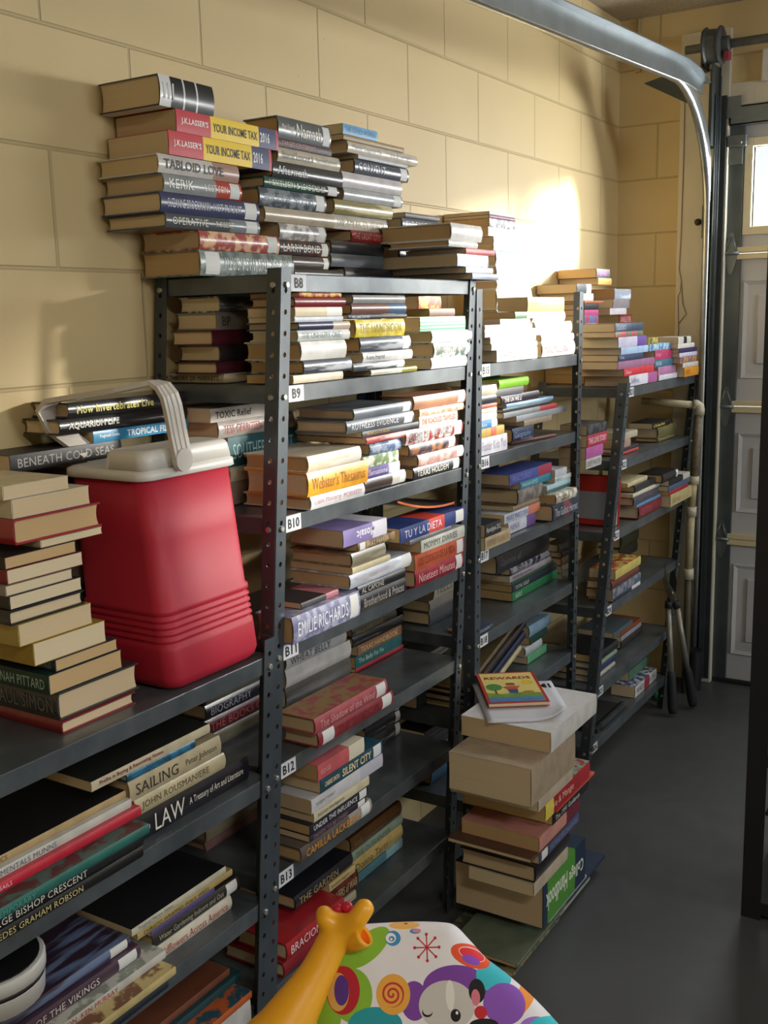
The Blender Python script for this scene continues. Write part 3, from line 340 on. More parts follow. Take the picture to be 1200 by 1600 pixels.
(55, [0.0996, -0.4973, 1.1507], -1.571, 0.121, 0.15, 0.011, 'p', '#c0b090', 'cream', {}),
(55, [0.0964, -0.5413, 1.1623], -1.571, 0.168, 0.15, 0.0375, 'h', '#9c1c30', 'crimson', {}),
(55, [0.0932, -0.5371, 1.2004], -1.571, 0.1465, 0.15, 0.0279, 'p', '#c8c0ac', 'white', {}),
(55, [0.09, -0.5478, 1.2289], -1.571, 0.1214, 0.15, 0.0198, 'p', '#d0c4a4', 'ivory', {}),
(56, [0.1, -0.4491, 0.873], 0.0, 0.092, 0.26, 0.085, 'h', '#70665a', 'taupe', {}),
(56, [0.1, -0.4406, 0.9586], 0.0, 0.092, 0.26, 0.075, 'h', '#4a4a44', 'dark olive', {}),
(56, [0.1, -0.432, 1.0342], 0.0, 0.092, 0.26, 0.085, 'h', '#8a8070', 'beige grey', {}),
(56, [0.1, -0.4235, 1.1198], 0.0, 0.092, 0.28, 0.075, 'h', '#5c5a54', 'grey brown', {}),
(56, [0.1, -0.4377, 1.1954], 0.0, 0.092, 0.3, 0.03, 'h', '#464a44', 'dark grey green', {}),
(56, [0.1, -0.2594, 1.226], 0.0, 0.092, 0.25, 0.016, 'p', '#bdb8b4', 'white and purple', {}),
(56, [0.1, -0.4196, 1.2426], 0.0, 0.092, 0.24, 0.028, 'p', '#1c1b1c', 'black', {'t': 'BENEATH COLD SEAS', 'tc': '#a8a49c'}),
(56, [0.1, -0.2429, 1.2712], 0.0, 0.092, 0.2389, 0.02, 'p', '#2487b4', 'blue', {'t': 'TROPICAL FISH', 't0': 'Reginald Dutta', 'tc': '#e8eef0', 'bd': 1}),
(56, [0.1, -0.3141, 1.2918], 0.0, 0.092, 0.3101, 0.026, 'h', '#1a1a1c', 'black and white', {'t': 'AQUARIUM LIFE', 'tc': '#e6e4dc', 'bd': 1}),
(56, [0.1, -0.2928, 1.3184], 0.0, 0.092, 0.2888, 0.026, 'h', '#202024', 'glossy black', {'t': 'How Invertebrates Live', 'tc': '#e4dc7a', 'bd': 1}),
(57, [0.3, -0.4076, 0.645], 0.0, 0.09, 0.2956, 0.045, 'h', '#1d1a22', 'large black', {'t': 'LAW', 't2': 'A Treasury of Art and Literature', 't0': 'Robbins', 'tc': '#e0dccb', 'bd': 0, 'top': '#3c2c24'}),
(57, [0.3, -0.3935, 0.6906], 0.0, 0.09, 0.2194, 0.029, 'h', '#c2b48f', 'beige', {'t': 'JOHN ROUSMANIERE', 'tc': '#5a523c', 's3': 1}),
(57, [0.3, -0.4044, 0.7202], 0.0, 0.09, 0.2204, 0.036, 'h', '#b9ac8a', 'light khaki', {'t': 'SAILING', 't2': 'Peter Johnson', 'tc': '#3a342a'}),
(57, [0.3, -0.4081, 0.7568], 0.0, 0.155, 0.16, 0.014, 'h', '#1e4a60', 'dark teal', {'t': 'THE WORLD', 'tc': '#2f80a8', 'st': 'art', 'h2': '#2b6f90'}),
(57, [0.3, -0.4806, 0.7714], 0.0, 0.15, 0.27, 0.016, 'p', '#c8bc9c', 'cream', {'t': 'Profits in Buying & Renovating Homes', 'tc': '#7a2440', 'bd': 1, 'tp': '#22231f'}),
(58, [0.335, -0.7474, 0.645], 0.0, 0.22, 0.33, 0.018, 'h', '#161618', 'black and gold', {'t': 'MERCEDES GRAHAM ROBSON', 'tc': '#cfc080'}),
(58, [0.335, -0.7453, 0.6636], 0.0, 0.22, 0.33, 0.02, 'h', '#1a1b1e', 'glossy black', {'t': 'GEORGE BISHOP CRESCENT', 'tc': '#d8d4c8'}),
(58, [0.345, -0.7506, 0.6842], 0.0, 0.24, 0.34, 0.016, 'h', '#2a6c62', 'teal green', {'t': 'CONTEMPORARY', 'tc': '#5a9a8c', 'top': '#3f352f'}),
(58, [0.315, -0.7265, 0.7008], 0.0, 0.22, 0.33, 0.016, 'h', '#c4283c', 'bright red', {'t': 'JOBSON SAILS', 'tc': '#f0d0d4'}),
(58, [0.305, -0.7174, 0.7174], 0.0, 0.22, 0.31, 0.014, 'p', '#c8c6bc', 'white and blue', {'t': 'FUNDAMENTALS MUNNS', 'tc': '#5a6a74'}),
(58, [0.295, -0.7085, 0.732], 0.0, 0.2, 0.3, 0.012, 'p', '#b59a6c', 'tan', {'t': 'ING BASICS', 'tc': '#5a4a30', 'tp': '#141416'}),
(59, [0.15, -0.0594, 0.645], 0.0, 0.107, 0.22, 0.03, 'h', '#6a6450', 'olive', {}),
(59, [0.15, -0.0568, 0.6756], 0.0, 0.107, 0.22, 0.032, 'h', '#52202c', 'dark maroon', {'t': 'THE BOOKS OF', 'tc': '#a04a44'}),
(59, [0.15, -0.0537, 0.7082], 0.0, 0.107, 0.2194, 0.03, 'h', '#1c1e28', 'blue black', {'t': 'BIOGRAPHY', 'tc': '#8c8c96'}),
(59, [0.15, -0.0506, 0.7388], 0.0, 0.107, 0.2186, 0.026, 'h', '#5c584a', 'drab olive', {}),
(59, [0.15, -0.048, 0.7654], 0.0, 0.107, 0.2176, 0.014, 'p', '#9ab890', 'pale green', {}),
(59, [0.15, -0.0465, 0.78], 0.0, 0.107, 0.1976, 0.02, 'p', '#6c2a44', 'magenta', {}),
(60, [0.29, -0.376, 0.41], 0.0, 0.09, 0.2092, 0.028, 'h', '#d4cdba', 'white and red', {'t': 'Wildflowers Across America', 'tc': '#b4483c'}),
(60, [0.29, -0.3667, 0.4386], 0.0, 0.0908, 0.2227, 0.026, 'h', '#2c2a26', 'dark glossy', {'t': 'Water Gardening Indoors and Out', 'tc': '#b4ac98', 's': 1, 'top': '#36312a'}),
(60, [0.29, -0.3706, 0.4652], 0.0, 0.13, 0.16, 0.01, 'p', '#54487a', 'thin purple', {}),
(60, [0.29, -0.4012, 0.4758], 0.0, 0.13, 0.24, 0.012, 'p', '#b39c62', 'mustard tan', {'t': 'CHRISTO WRAPPED WALK WAYS', 'tc': '#4a3c20'}),
(60, [0.29, -0.4125, 0.4884], 0.0, 0.2, 0.2342, 0.013, 'p', '#c4bea6', 'thin ivory', {'t': 'Tropical Marine Fishes', 'tc': '#5e7a84', 'tp': '#17181b'}),
(61, [0.35, -0.6482, 0.41], 0.0, 0.22, 0.25, 0.012, 'p', '#1f2630', 'blue black', {'t': 'since 1960  RUFINEN', 'tc': '#d8d8d8'}),
(61, [0.35, -0.659, 0.4226], 0.0, 0.22, 0.28, 0.014, 'p', '#c4b078', 'cream yellow', {'t': 'CESAR DALY', 'tc': '#4a4230', 'top': '#7a5238'}),
(61, [0.32, -0.6197, 0.4372], 0.0, 0.2, 0.25, 0.014, 'p', '#c4c2b8', 'white and red', {'t': 'SIMEON  KEN MURRAY', 'tc': '#b43a34', 'top': '#8c9084'}),
(61, [0.3, -0.7055, 0.4518], 0.0, 0.22, 0.3, 0.022, 'h', '#4c3648', 'plum', {'t': 'WORLD OF THE VIKINGS', 'tc': '#dcd4d0', 's': 1}),
(61, [0.29, -0.6955, 0.4744], 0.0, 0.22, 0.28, 0.018, 'h', '#38283a', 'dark plum', {'st': 'shine', 'h2': '#6a7a9c', 's': 1}),
(62, [0.13, -0.0555, 0.41], 0.0, 0.087, 0.2, 0.035, 'h', '#7c5a54', 'pink brown', {}),
(62, [0.13, -0.0527, 0.4456], 0.0, 0.087, 0.2, 0.032, 'h', '#8c8068', 'tan grey', {}),
(62, [0.13, -0.0502, 0.4782], 0.0, 0.087, 0.2, 0.03, 'h', '#a89c80', 'beige', {}),
(63, [0.315, -0.3307, 0.18], 0.0, 0.2, 0.1722, 0.05, 'p', '#d0cec8', 'white and black', {'t': 'ANG', 'tc': '#1c1a1a', 'bd': 1}),
(63, [0.315, -0.3622, 0.2306], 0.0, 0.22, 0.2088, 0.014, 'p', '#c4602a', 'orange', {'top': '#2a5260'}),
(63, [0.275, -0.3854, 0.2452], 0.0, 0.2, 0.25, 0.016, 'p', '#20464c', 'dark teal', {}),
(63, [0.265, -0.3955, 0.2618], 0.0, 0.2, 0.24, 0.014, 'p', '#7a4630', 'rust', {}),
(64, [0.565, 0.4537, 0.0], 0.0, 0.2147, 0.27, 0.009, 'p', '#8a7a5c', 'patterned brown magazine', {'st': 'art', 'h2': '#4c5a48'}),
(64, [0.5678, 0.7177, 0.0096], 0.0, 0.1165, 0.2, 0.009, 'p', '#9aa08c', 'pale green magazine', {}),
(64, [0.5706, 0.4608, 0.0192], 0.0, 0.1755, 0.27, 0.009, 'p', '#66705c', 'grey green magazine', {}),
(64, [0.5734, 0.7496, 0.0288], 0.0, 0.09, 0.26, 0.012, 'p', '#26344e', 'navy', {}),
(64, [0.5762, 0.6309, 0.0414], 0.0, 0.1623, 0.24, 0.009, 'p', '#9aa4a8', 'grey glossy magazine', {}),
(64, [0.5791, 0.5867, 0.051], 0.0, 0.2321, 0.2671, 0.112, 'p', '#1b2f44', 'thick green and navy college guide', {'t': 'Handbook', 't2': 'College', 'tc': '#d8e0c8', 'fl': 1, 'st': 'mid2', 'h2': '#4c8a30', 'bd': 1}),
(64, [0.5819, 0.5288, 0.1636], 0.0, 0.1683, 0.2, 0.032, 'p', '#b8a890', 'cream', {}),
(64, [0.5847, 0.5323, 0.1962], 0.0, 0.1941, 0.2, 0.0406, 'h', '#241f1c', 'black brown', {}),
(64, [0.5875, 0.5458, 0.2374], 0.0, 0.2013, 0.24, 0.0269, 'p', '#464c6c', 'dark periwinkle', {'t': 'THE MINISTERS DAUGHTER', 'tc': '#8a90b0', 's': -1}),
(64, [0.5903, 0.4948, 0.265], 0.0, 0.2125, 0.22, 0.009, 'p', '#5a3c2a', 'dark brown thin', {}),
(64, [0.5931, 0.5327, 0.2746], 0.0, 0.1995, 0.24, 0.0348, 'p', '#c78a7c', 'pink and maroon', {'st': 'end', 'h2': '#6a2030'}),
(64, [0.5959, 0.6027, 0.3099], 0.0, 0.2365, 0.22, 0.0242, 'p', '#1e1d1f', 'black', {'t': 'The 1991 Guidance', 'tc': '#d8d4c8'}),
(64, [0.5987, 0.6169, 0.3347], 0.0, 0.2293, 0.24, 0.009, 'p', '#c0503c', 'thin coral', {}),
(64, [0.6016, 0.5479, 0.3443], 0.0, 0.2079, 0.27, 0.0433, 'p', '#a8282c', 'red and yellow', {'t': 'Love & Mango', 'tc': '#e8c8b0', 'st': 'end0', 'h2': '#e0cc4a', 'top': '#7fa88c'}),
(64, [0.6044, 0.5015, 0.3882], 0.0, 0.2212, 0.2, 0.03, 'p', '#c0ae98', 'tan', {}),
(64, [0.6072, 0.4565, 0.4188], 0.0, 0.2034, 0.25, 0.088, 'p', '#a8957c', 'thick beige book', {}),
(64, [0.61, 0.5568, 0.5074], 0.0, 0.2272, 0.28, 0.048, 'p', '#d2cfc8', 'thick white book', {'top': '#d4d4d8'}),
]
STACKS+=[('leaning row on shelf B19','books on shelf B19')]
_s=len(STACKS)-1
BOOKS+=[(_s,[.285,.822,.452],0.,.2,.30,.016,'h','#c0b68c','cream',{'pitch':.30}),
(_s,[.285,.815,.4695],0.,.2,.34,.022,'h','#1c2444','navy',{'t':'CULTURE AND','tc':'#8a90a8','pitch':.30}),
(_s,[.280,.808,.4935],0.,.2,.36,.018,'h','#2a211c','dark brown',{'pitch':.30}),
(_s,[.270,.803,.5125],0.,.2,.38,.014,'h','#6a5a40','tan brown',{'pitch':.30})]

# ------------------------------------------------------------------ helpers
def lin(hx,a=1.0):
    hx=hx.lstrip('#'); o=[]
    for i in (0,2,4):
        c=int(hx[i:i+2],16)/255.0
        o.append(c/12.92 if c<=.04045 else ((c+.055)/1.055)**2.4)
    return (*o,a)
_M={}
def nmat(name):
    m=bpy.data.materials.new(name); m.use_nodes=True
    nt=m.node_tree; b=nt.nodes['Principled BSDF']; return m,nt,b
def N(nt,t,**k):
    n=nt.nodes.new(t)
    for a,v in k.items(): setattr(n,a,v)
    return n
def plain(name,hx,rough=.5,metal=0.,noise=.0,nscale=20,coat=0.,bump=0.,spec=None,h2=None):
    key=('p',name)
    if key in _M: return _M[key]
    m,nt,b=nmat(name)
    b.inputs['Roughness'].default_value=rough; b.inputs['Metallic'].default_value=metal
    b.inputs['Coat Weight'].default_value=coat
    if spec is not None: b.inputs['Specular IOR Level'].default_value=spec
    tc=N(nt,'ShaderNodeTexCoord'); nz=N(nt,'ShaderNodeTexNoise'); nz.inputs['Scale'].default_value=nscale; nz.inputs['Detail'].default_value=5
    nt.links.new(tc.outputs['Object'],nz.inputs['Vector'])
    mx=N(nt,'ShaderNodeMix',data_type='RGBA')
    c=lin(hx); d=lin(h2) if h2 else tuple(x*(1-noise) for x in c[:3])+(1,)
    mx.inputs[6].default_value=c; mx.inputs[7].default_value=d
    rp=N(nt,'ShaderNodeMapRange'); rp.inputs['From Min'].default_value=.35; rp.inputs['From Max'].default_value=.68
    nt.links.new(nz.outputs['Fac'],rp.inputs['Value']); nt.links.new(rp.outputs[0],mx.inputs[0]); nt.links.new(mx.outputs[2],b.inputs['Base Color'])
    if bump:
        bp=N(nt,'ShaderNodeBump'); bp.inputs['Strength'].default_value=bump; bp.inputs['Distance'].default_value=.003
        nt.links.new(nz.outputs['Fac'],bp.inputs['Height']); nt.links.new(bp.outputs[0],b.inputs['Normal'])
    _M[key]=m; return m
def math_(nt,op,a,b=None,c=None):
    n=N(nt,'ShaderNodeMath',operation=op)
    for i,v in enumerate((a,b,c)):
        if v is None: continue
        if isinstance(v,(int,float)): n.inputs[i].default_value=v
        else: nt.links.new(v,n.inputs[i])
    return n.outputs[0]
def cover_mat(c,h2,st,kind):
    key=('cov',c,h2,st,kind)
    if key in _M: return _M[key]
    m,nt,b=nmat('book_cover')
    b.inputs['Roughness'].default_value=.3 if kind=='h' else .5
    b.inputs['Coat Weight'].default_value=.35 if kind=='h' else .03
    b.inputs['Coat Roughness'].default_value=.15
    tc=N(nt,'ShaderNodeTexCoord'); sp=N(nt,'ShaderNodeSeparateXYZ'); nt.links.new(tc.outputs['Generated'],sp.inputs[0])
    Y=sp.outputs[1]; Z=sp.outputs[2]
    mp=N(nt,'ShaderNodeMapping'); nt.links.new(tc.outputs['Object'],mp.inputs['Vector'])
    nz=N(nt,'ShaderNodeTexNoise'); nt.links.new(mp.outputs[0],nz.inputs['Vector']); nz.inputs['Detail'].default_value=3
    def fac_noise(sc,lo,hi,scale=(1,1,1)):
        mp.inputs['Scale'].default_value=scale; nz.inputs['Scale'].default_value=sc
        r=N(nt,'ShaderNodeMapRange'); r.inputs['From Min'].default_value=lo; r.inputs['From Max'].default_value=hi
        nt.links.new(nz.outputs['Fac'],r.inputs['Value']); return r.outputs[0]
    def rng(a,b_): return math_(nt,'MULTIPLY',math_(nt,'GREATER_THAN',Y,a),math_(nt,'LESS_THAN',Y,b_))
    base=lin(c); second=lin(h2) if h2 else None
    def mix(f,a,bc):
        x=N(nt,'ShaderNodeMix',data_type='RGBA'); nt.links.new(f,x.inputs[0])
        for i,v in ((6,a),(7,bc)):
            if isinstance(v,tuple): x.inputs[i].default_value=v
            else: nt.links.new(v,x.inputs[i])
        return x.outputs[2]
    dark=tuple(x*.82 for x in base[:3])+(1,)
    if st=='art': out=mix(fac_noise(45,.46,.56,(1,1,1)),base,second)
    elif st=='shine': out=mix(fac_noise(60,.48,.6,(1,.12,1)),base,second)  # lengthwise streaks paint plastic-jacket reflections into the cover colour
    elif st in('end','mid','end0','mid2'):
        a,b_={'end':(.66,1.1),'mid':(.42,.66),'end0':(-.1,.17),'mid2':(.1,.74)}[st]
        out=mix(rng(a,b_),mix(fac_noise(25,.4,.7),base,dark),second)
    elif st=='tax':
        out=mix(rng(.79,1.1),mix(rng(-.1,.31),base,lin('#c3202c')),lin('#23285c'))
        out=mix(math_(nt,'GREATER_THAN',Y,.975),out,lin('#c3202c'))
    elif st=='bands':
        f=math_(nt,'MULTIPLY',rng(.0,.2),1.0); g=rng(.42,.45); g2=rng(.66,.69)
        out=mix(f,base,second); out=mix(g,out,second); out=mix(g2,out,second)
    elif st=='dots':
        v=N(nt,'ShaderNodeTexVoronoi'); v.inputs['Scale'].default_value=130; v.inputs['Randomness'].default_value=0
        nt.links.new(tc.outputs['Object'],v.inputs['Vector']); out=mix(math_(nt,'LESS_THAN',v.outputs['Distance'],.33),base,second)
    elif st=='spiral':
        w=math_(nt,'SINE',math_(nt,'MULTIPLY',Y,230)); out=mix(math_(nt,'GREATER_THAN',w,.1),base,second)
    else: out=mix(fac_noise(30,.4,.7),base,dark)
    nt.links.new(out,b.inputs['Base Color'])
    _M[key]=m; return m
PT=['#dcc49a','#e4d2ac','#cfae7c','#dec8a2','#d6be9a']
def page_mat(i,kind):
    key=('pg',i,kind)
    if key in _M: return _M[key]
    m,nt,b=nmat('book_pages'); b.inputs['Roughness'].default_value=.85
    tc=N(nt,'ShaderNodeTexCoord'); mp=N(nt,'ShaderNodeMapping'); mp.inputs['Scale'].default_value=(3,3,900)
    nz=N(nt,'ShaderNodeTexNoise'); nz.inputs['Scale'].default_value=1.3; nz.inputs['Detail'].default_value=2
    nt.links.new(tc.outputs['Object'],mp.inputs['Vector']); nt.links.new(mp.outputs[0],nz.inputs['Vector'])
    c=lin(PT[i]); mx=N(nt,'ShaderNodeMix',data_type='RGBA'); mx.inputs[6].default_value=c; mx.inputs[7].default_value=tuple(x*.78 for x in c[:3])+(1,)
    nt.links.new(nz.outputs['Fac'],mx.inputs[0]); nt.links.new(mx.outputs[2],b.inputs['Base Color'])
    _M[key]=m; return m
def obj(name,me,mats,parent=None,loc=(0,0,0),rot=(0,0,0)):
    if isinstance(me,bmesh.types.BMesh):
        bm=me; me=bpy.data.meshes.new(name); bm.normal_update(); bm.to_mesh(me); bm.free()
    if mats is not None:
        if len(me.materials): me.materials.clear()
        for m in (mats if isinstance(mats,(list,tuple)) else [mats]): me.materials.append(m)
    o=bpy.data.objects.new(name,me); COL.objects.link(o); o.parent=parent; o.location=loc; o.rotation_euler=rot
    return o
def empty(name,loc=(0,0,0),rot=(0,0,0)):
    o=bpy.data.objects.new(name,None); o.empty_display_size=.05; COL.objects.link(o); o.location=loc; o.rotation_euler=rot; return o
def tag(o,label,cat,group=None,kind=None):
    if label: o['label']=label
    if cat: o['category']=cat
    if group: o['group']=group
    if kind: o['kind']=kind
    return o
def box(bm,a,b,mi=0,bev=0):
    vs=[bm.verts.new((x,y,z)) for z in (a[2],b[2]) for y in (a[1],b[1]) for x in (a[0],b[0])]
    f=[]
    for q in ((0,2,3,1),(4,5,7,6),(0,1,5,4),(2,6,7,3),(0,4,6,2),(1,3,7,5)):
        fc=bm.faces.new([vs[i] for i in q]); fc.material_index=mi; f.append(fc)
    if bev:
        es=list({e for fc in f for e in fc.edges})
        r=bmesh.ops.bevel(bm,geom=es,offset=bev,segments=2,affect='EDGES',profile=.5)
        for fc in r['faces']: fc.material_index=mi
    return f
def boxm(a,b,bev=0):
    bm=bmesh.new(); box(bm,a,b,0,bev); return bm
def tube(bm,pts,r,seg=10,mi=0,caps=True):
    pts=[Vector(p) for p in pts]; rs=r if isinstance(r,(list,tuple)) else [r]*len(pts)
    rings=[]; up=None
    for i,p in enumerate(pts):
        d=(pts[min(i+1,len(pts)-1)]-pts[max(i-1,0)]).normalized()
        if up is None: up=d.orthogonal().normalized()
        up=(up-d*up.dot(d)).normalized(); s=d.cross(up)
        rings.append([bm.verts.new(p+(up*math.cos(2*PI*k/seg)+s*math.sin(2*PI*k/seg))*rs[i]) for k in range(seg)])
    for a,b in zip(rings,rings[1:]):
        for k in range(seg):
            f=bm.faces.new((a[k],a[(k+1)%seg],b[(k+1)%seg],b[k])); f.smooth=True; f.material_index=mi
    if caps:
        bm.faces.new(rings[0][::-1]).material_index=mi; bm.faces.new(rings[-1]).material_index=mi
def sweep(bm,pts,prof,up=(0,0,1),mi=0,closed=True,smooth=False):
    """sweep a 2-d profile (side,up) along pts"""
    pts=[Vector(p) for p in pts]; rings=[]; u0=Vector(up)
    for i,p in enumerate(pts):
        d=(pts[min(i+1,len(pts)-1)]-pts[max(i-1,0)]).normalized()
        s=d.cross(u0).normalized(); u=s.cross(d)
        rings.append([bm.verts.new(p+s*a+u*b) for a,b in prof])
    n=len(prof)
    for a,b in zip(rings,rings[1:]):
        for k in range(n if closed else n-1):
            f=bm.faces.new((a[k],a[(k+1)%n],b[(k+1)%n],b[k])); f.material_index=mi; f.smooth=smooth
    if closed: bm.faces.new(rings[0][::-1]); bm.faces.new(rings[-1])
_T={}
def text_mesh(s,bold=False):
    key=(s,bold)
    if key in _T: return _T[key]
    cu=bpy.data.curves.new('lettering','FONT'); cu.body=s; cu.size=1; cu.resolution_u=2; cu.fill_mode='FRONT'
    if bold: cu.offset=.022
    cu.space_character=1.04
    o=bpy.data.objects.new('tmp',cu); COL.objects.link(o)
    dg=bpy.context.evaluated_depsgraph_get(); dg.update()
    me=bpy.data.meshes.new_from_object(o.evaluated_get(dg)); bpy.data.objects.remove(o); bpy.data.curves.remove(cu)
    vs=[v.co.copy() for v in me.vertices]; fs=[tuple(p.vertices) for p in me.polygons]; bpy.data.meshes.remove(me)
    if not vs: vs=[Vector((0,0,0))]
    x0=min(v.x for v in vs);x1=max(v.x for v in vs);y0=min(v.y for v in vs);y1=max(v.y for v in vs)
    if y1-y0<.68: y0=min(y0,0); y1=max(y1,y0+.68)
    _T[key]=([((v.x-x0),(v.y-y0)) for v in vs],fs,x1-x0,y1-y0); return _T[key]
def put_text(bm,s,place,region,height,bold=False,flip=False,mi=0,center=False,minw=.45):
    """place(a,b)->3d with a along, b up (0..); region=(a0,a1,b_center)"""
    V,F,W,H=text_mesh(s,bold); a0,a1,bc=region
    sc=height/H; sx=sc; wid=W*sx
    if wid>(a1-a0):
        k=(a1-a0)/wid
        if k<minw: sc*=k/minw; sx=sc
        sx=(a1-a0)/W; wid=a1-a0
    hh=H*sc
    a_s=a0+((a1-a0)-wid)/2 if (center or flip) else a0
    vs=[]
    for x,y in V:
        a=x*sx; b=y*sc-hh/2
        if flip: a=wid-a; b=-b
        vs.append(bm.verts.new(place(a_s+a,bc+b)))
    for f in F:
        try: bm.faces.new([vs[i] for i in f]).material_index=mi
        except ValueError: pass
# ------------------------------------------------------------------ books
def spine_x(z,t,bul):   # outer spine surface offset at height z
    q=max(-1,min(1,(z-t/2)/(t/2))); return -bul*q*q
STICK=plain('paper_label','#d8d8d4',.6)
def build_book(row):
    s,p,yaw,w,L,t,k,c,name,ex=row
    desc,grp=STACKS[s]
    root=empty('book',p,(ex.get('pitch',0),ex.get('roll',0),yaw))
    if k=='h': ct=min(.0028,t*.16); bul=min(.0045,t*.16); ins=.0035
    else: ct=.0007; bul=.0012; ins=.0006
    SI=.0022 if k=='h' else .0012
    bm=bmesh.new(); n=6
    out=[(-w,0.)]+[(spine_x(t*i/n,t,bul),t*i/n) for i in range(n+1)]+[(-w,t)]
    inn=[(-w,ct)]+[(spine_x(t*i/n,t,bul)-SI-(.0 if 0<i<n else .0),min(max(t*i/n,ct),t-ct)) for i in range(n+1)]+[(-w,t-ct)]
    rows=[]
    lift=random.uniform(0,.0015) if k=='p' else 0
    for y in (0,L):
        rows.append([[bm.verts.new((a,y,b)) for a,b in out],[bm.verts.new((a,y,b)) for a,b in inn]])
    m=len(out)
    for i in range(m-1):
        f=bm.faces.new((rows[0][0][i],rows[0][0][i+1],rows[1][0][i+1],rows[1][0][i])); f.smooth=(0<i<m-2)
        if i==m-2: f.material_index=1
        bm.faces.new((rows[0][1][i+1],rows[0][1][i],rows[1][1][i],rows[1][1][i+1]))
        bm.faces.new((rows[0][0][i+1],rows[0][0][i],rows[0][1][i],rows[0][1][i+1]))
        bm.faces.new((rows[1][0][i],rows[1][0][i+1],rows[1][1][i+1],rows[1][1][i]))
    for i in (0,m-1):
        q=(rows[0][0][i],rows[1][0][i],rows[1][1][i],rows[0][1][i]); bm.faces.new(q if i==0 else q[::-1])
    for e in bm.edges:
        if abs(e.verts[0].co.y-e.verts[1].co.y)>.01 and any(abs(v.co.z)<1e-6 or abs(v.co.z-t)<1e-6 for v in e.verts): e.smooth=False
    cm=cover_mat(c,ex.get('h2'),ex.get('st','plain'),k)
    tm=cover_mat(ex['top'],c,'art',k) if 'top' in ex else cover_mat(ex['tp'],None,'plain',k) if 'tp' in ex else cm
    co=obj('cover',bm,[cm,tm],root)
    # page block
    bm=bmesh.new(); pi=(s*7+int(p[2]*1000))%5
    if k=='p' and ex.get('pg') is None and c in('#c0b090',): pi=1
    x0=-w+ins; x1=-bul-SI-.0004
    prof=[]
    cc=min(.003,t*.1) if k=='h' else .0006
    for i in range(7):
        q=i/6*2-1; prof.append((x0+cc*(1-q*q),ct+.0001+(t-2*ct-.0002)*i/6))
    y0,y1=(ins if k=='h' else .0006),L-(ins if k=='h' else .0006)
    A=[bm.verts.new((a,y0,b)) for a,b in prof]+[bm.verts.new((x1,y0,t-ct-.0001)),bm.verts.new((x1,y0,ct+.0001))]
    Bv=[bm.verts.new((v.co.x,y1,v.co.z)) for v in A]
    nn=len(A)
    for i in range(nn): bm.faces.new((A[i],A[(i+1)%nn],Bv[(i+1)%nn],Bv[i]))
    bm.faces.new(A[::-1]); bm.faces.new(Bv); bmesh.ops.recalc_face_normals(bm,faces=bm.faces)
    obj('page_block',bm,page_mat(pi,k),root)
    place=lambda a,b:(.0004,a,b)
    # title lettering
    tt=ex.get('t')
    stk=ex.get('s',0); lo=.06; hi=.94
    if stk==1: hi=.8
    if stk==-1 or ex.get('s2'): lo=.24
    if stk==-1: hi=.94
    if tt:
        tc=lin(ex.get('tc','#dddddd')); bold=bool(ex.get('bd',0))
        items=[]
        if ex.get('st')=='tax': items=[(ex['t0'],.04,.29,.34,'#f2e8e0'),(tt,.33,.77,.40,ex['tc']),(ex['t3'],.80,.90,.5,'#e8e8f0')]
        else:
            hs=ex.get('hh',.52 if t>.014 else .6)
            if 't0' in ex and 't2' in ex: items=[(ex['t0'],lo,lo+.08,.26,ex['tc']),(tt,lo+.12,lo+.36,.66,ex['tc']),(ex['t2'],lo+.4,hi,.36,ex['tc'])]
            elif 't0' in ex: items=[(ex['t0'],lo,lo+.22,.36,ex['tc']),(tt,lo+.27,hi,.6,ex['tc'])]
            elif 't2' in ex: items=[(tt,lo,lo+(hi-lo)*.55,hs,ex['tc']),(ex['t2'],lo+(hi-lo)*.6,hi,hs*.75,ex.get('tc2',ex['tc']))]
            else: items=[(tt,lo,hi,hs,ex['tc'])]
        for i,(a,l0,l1,hh,tcx) in enumerate(items):
            bm=bmesh.new(); put_text(bm,a,place,(l0*L,l1*L,t/2),hh*t,bold,ex.get('fl',0))
            obj('title_lettering',bm,plain('ink_'+tcx[1:],tcx,.5),root)
    def sticker(ya,yb):
        bm=bmesh.new(); R=[]
        for i in range(7):
            b=t*(.06+.88*i/6); R.append([bm.verts.new((spine_x(b,t,bul)+.0004,y,b)) for y in (ya,yb)])
        for a,b in zip(R,R[1:]): bm.faces.new((a[0],a[1],b[1],b[0]))
        obj('spine_label',bm,STICK,root)
    if stk==1: sticker(L*.84,L*.97)
    if stk==-1 or ex.get('s2'): sticker(L*.05,L*.19)
    return root
ORD=['bottom','second from the bottom','third from the bottom','fourth from the bottom','fifth from the bottom','sixth from the bottom','seventh from the bottom','eighth from the bottom','ninth from the bottom']
TOPO=['top','second from the top','third from the top','fourth from the top','fifth from the top','sixth from the top','seventh from the top','eighth from the top','ninth from the top']
cnt={}
for r in BOOKS: cnt[r[0]]=cnt.get(r[0],0)+1
idx={}
for r in BOOKS:
    o=build_book(r); s=r[0]; i=idx.get(s,0); idx[s]=i+1; n=cnt[s]
    kind='hardback' if r[6]=='h' else 'paperback'
    if 'magazine' in r[8] or 'book' in r[8]: kind=''
    pos=('alone' if n==1 else ORD[i] if i<=n//2 else TOPO[n-1-i]); pos=pos.replace('from the ','from ')
    nm=(r[8]+' '+kind).strip()
    lab=r[9].get('d') or f"{nm}{' book' if kind=='hardback' else ''}, {pos}{' of' if n>1 else ' as'} {STACKS[s][0]}"
    tag(o,lab,'book',STACKS[s][1])
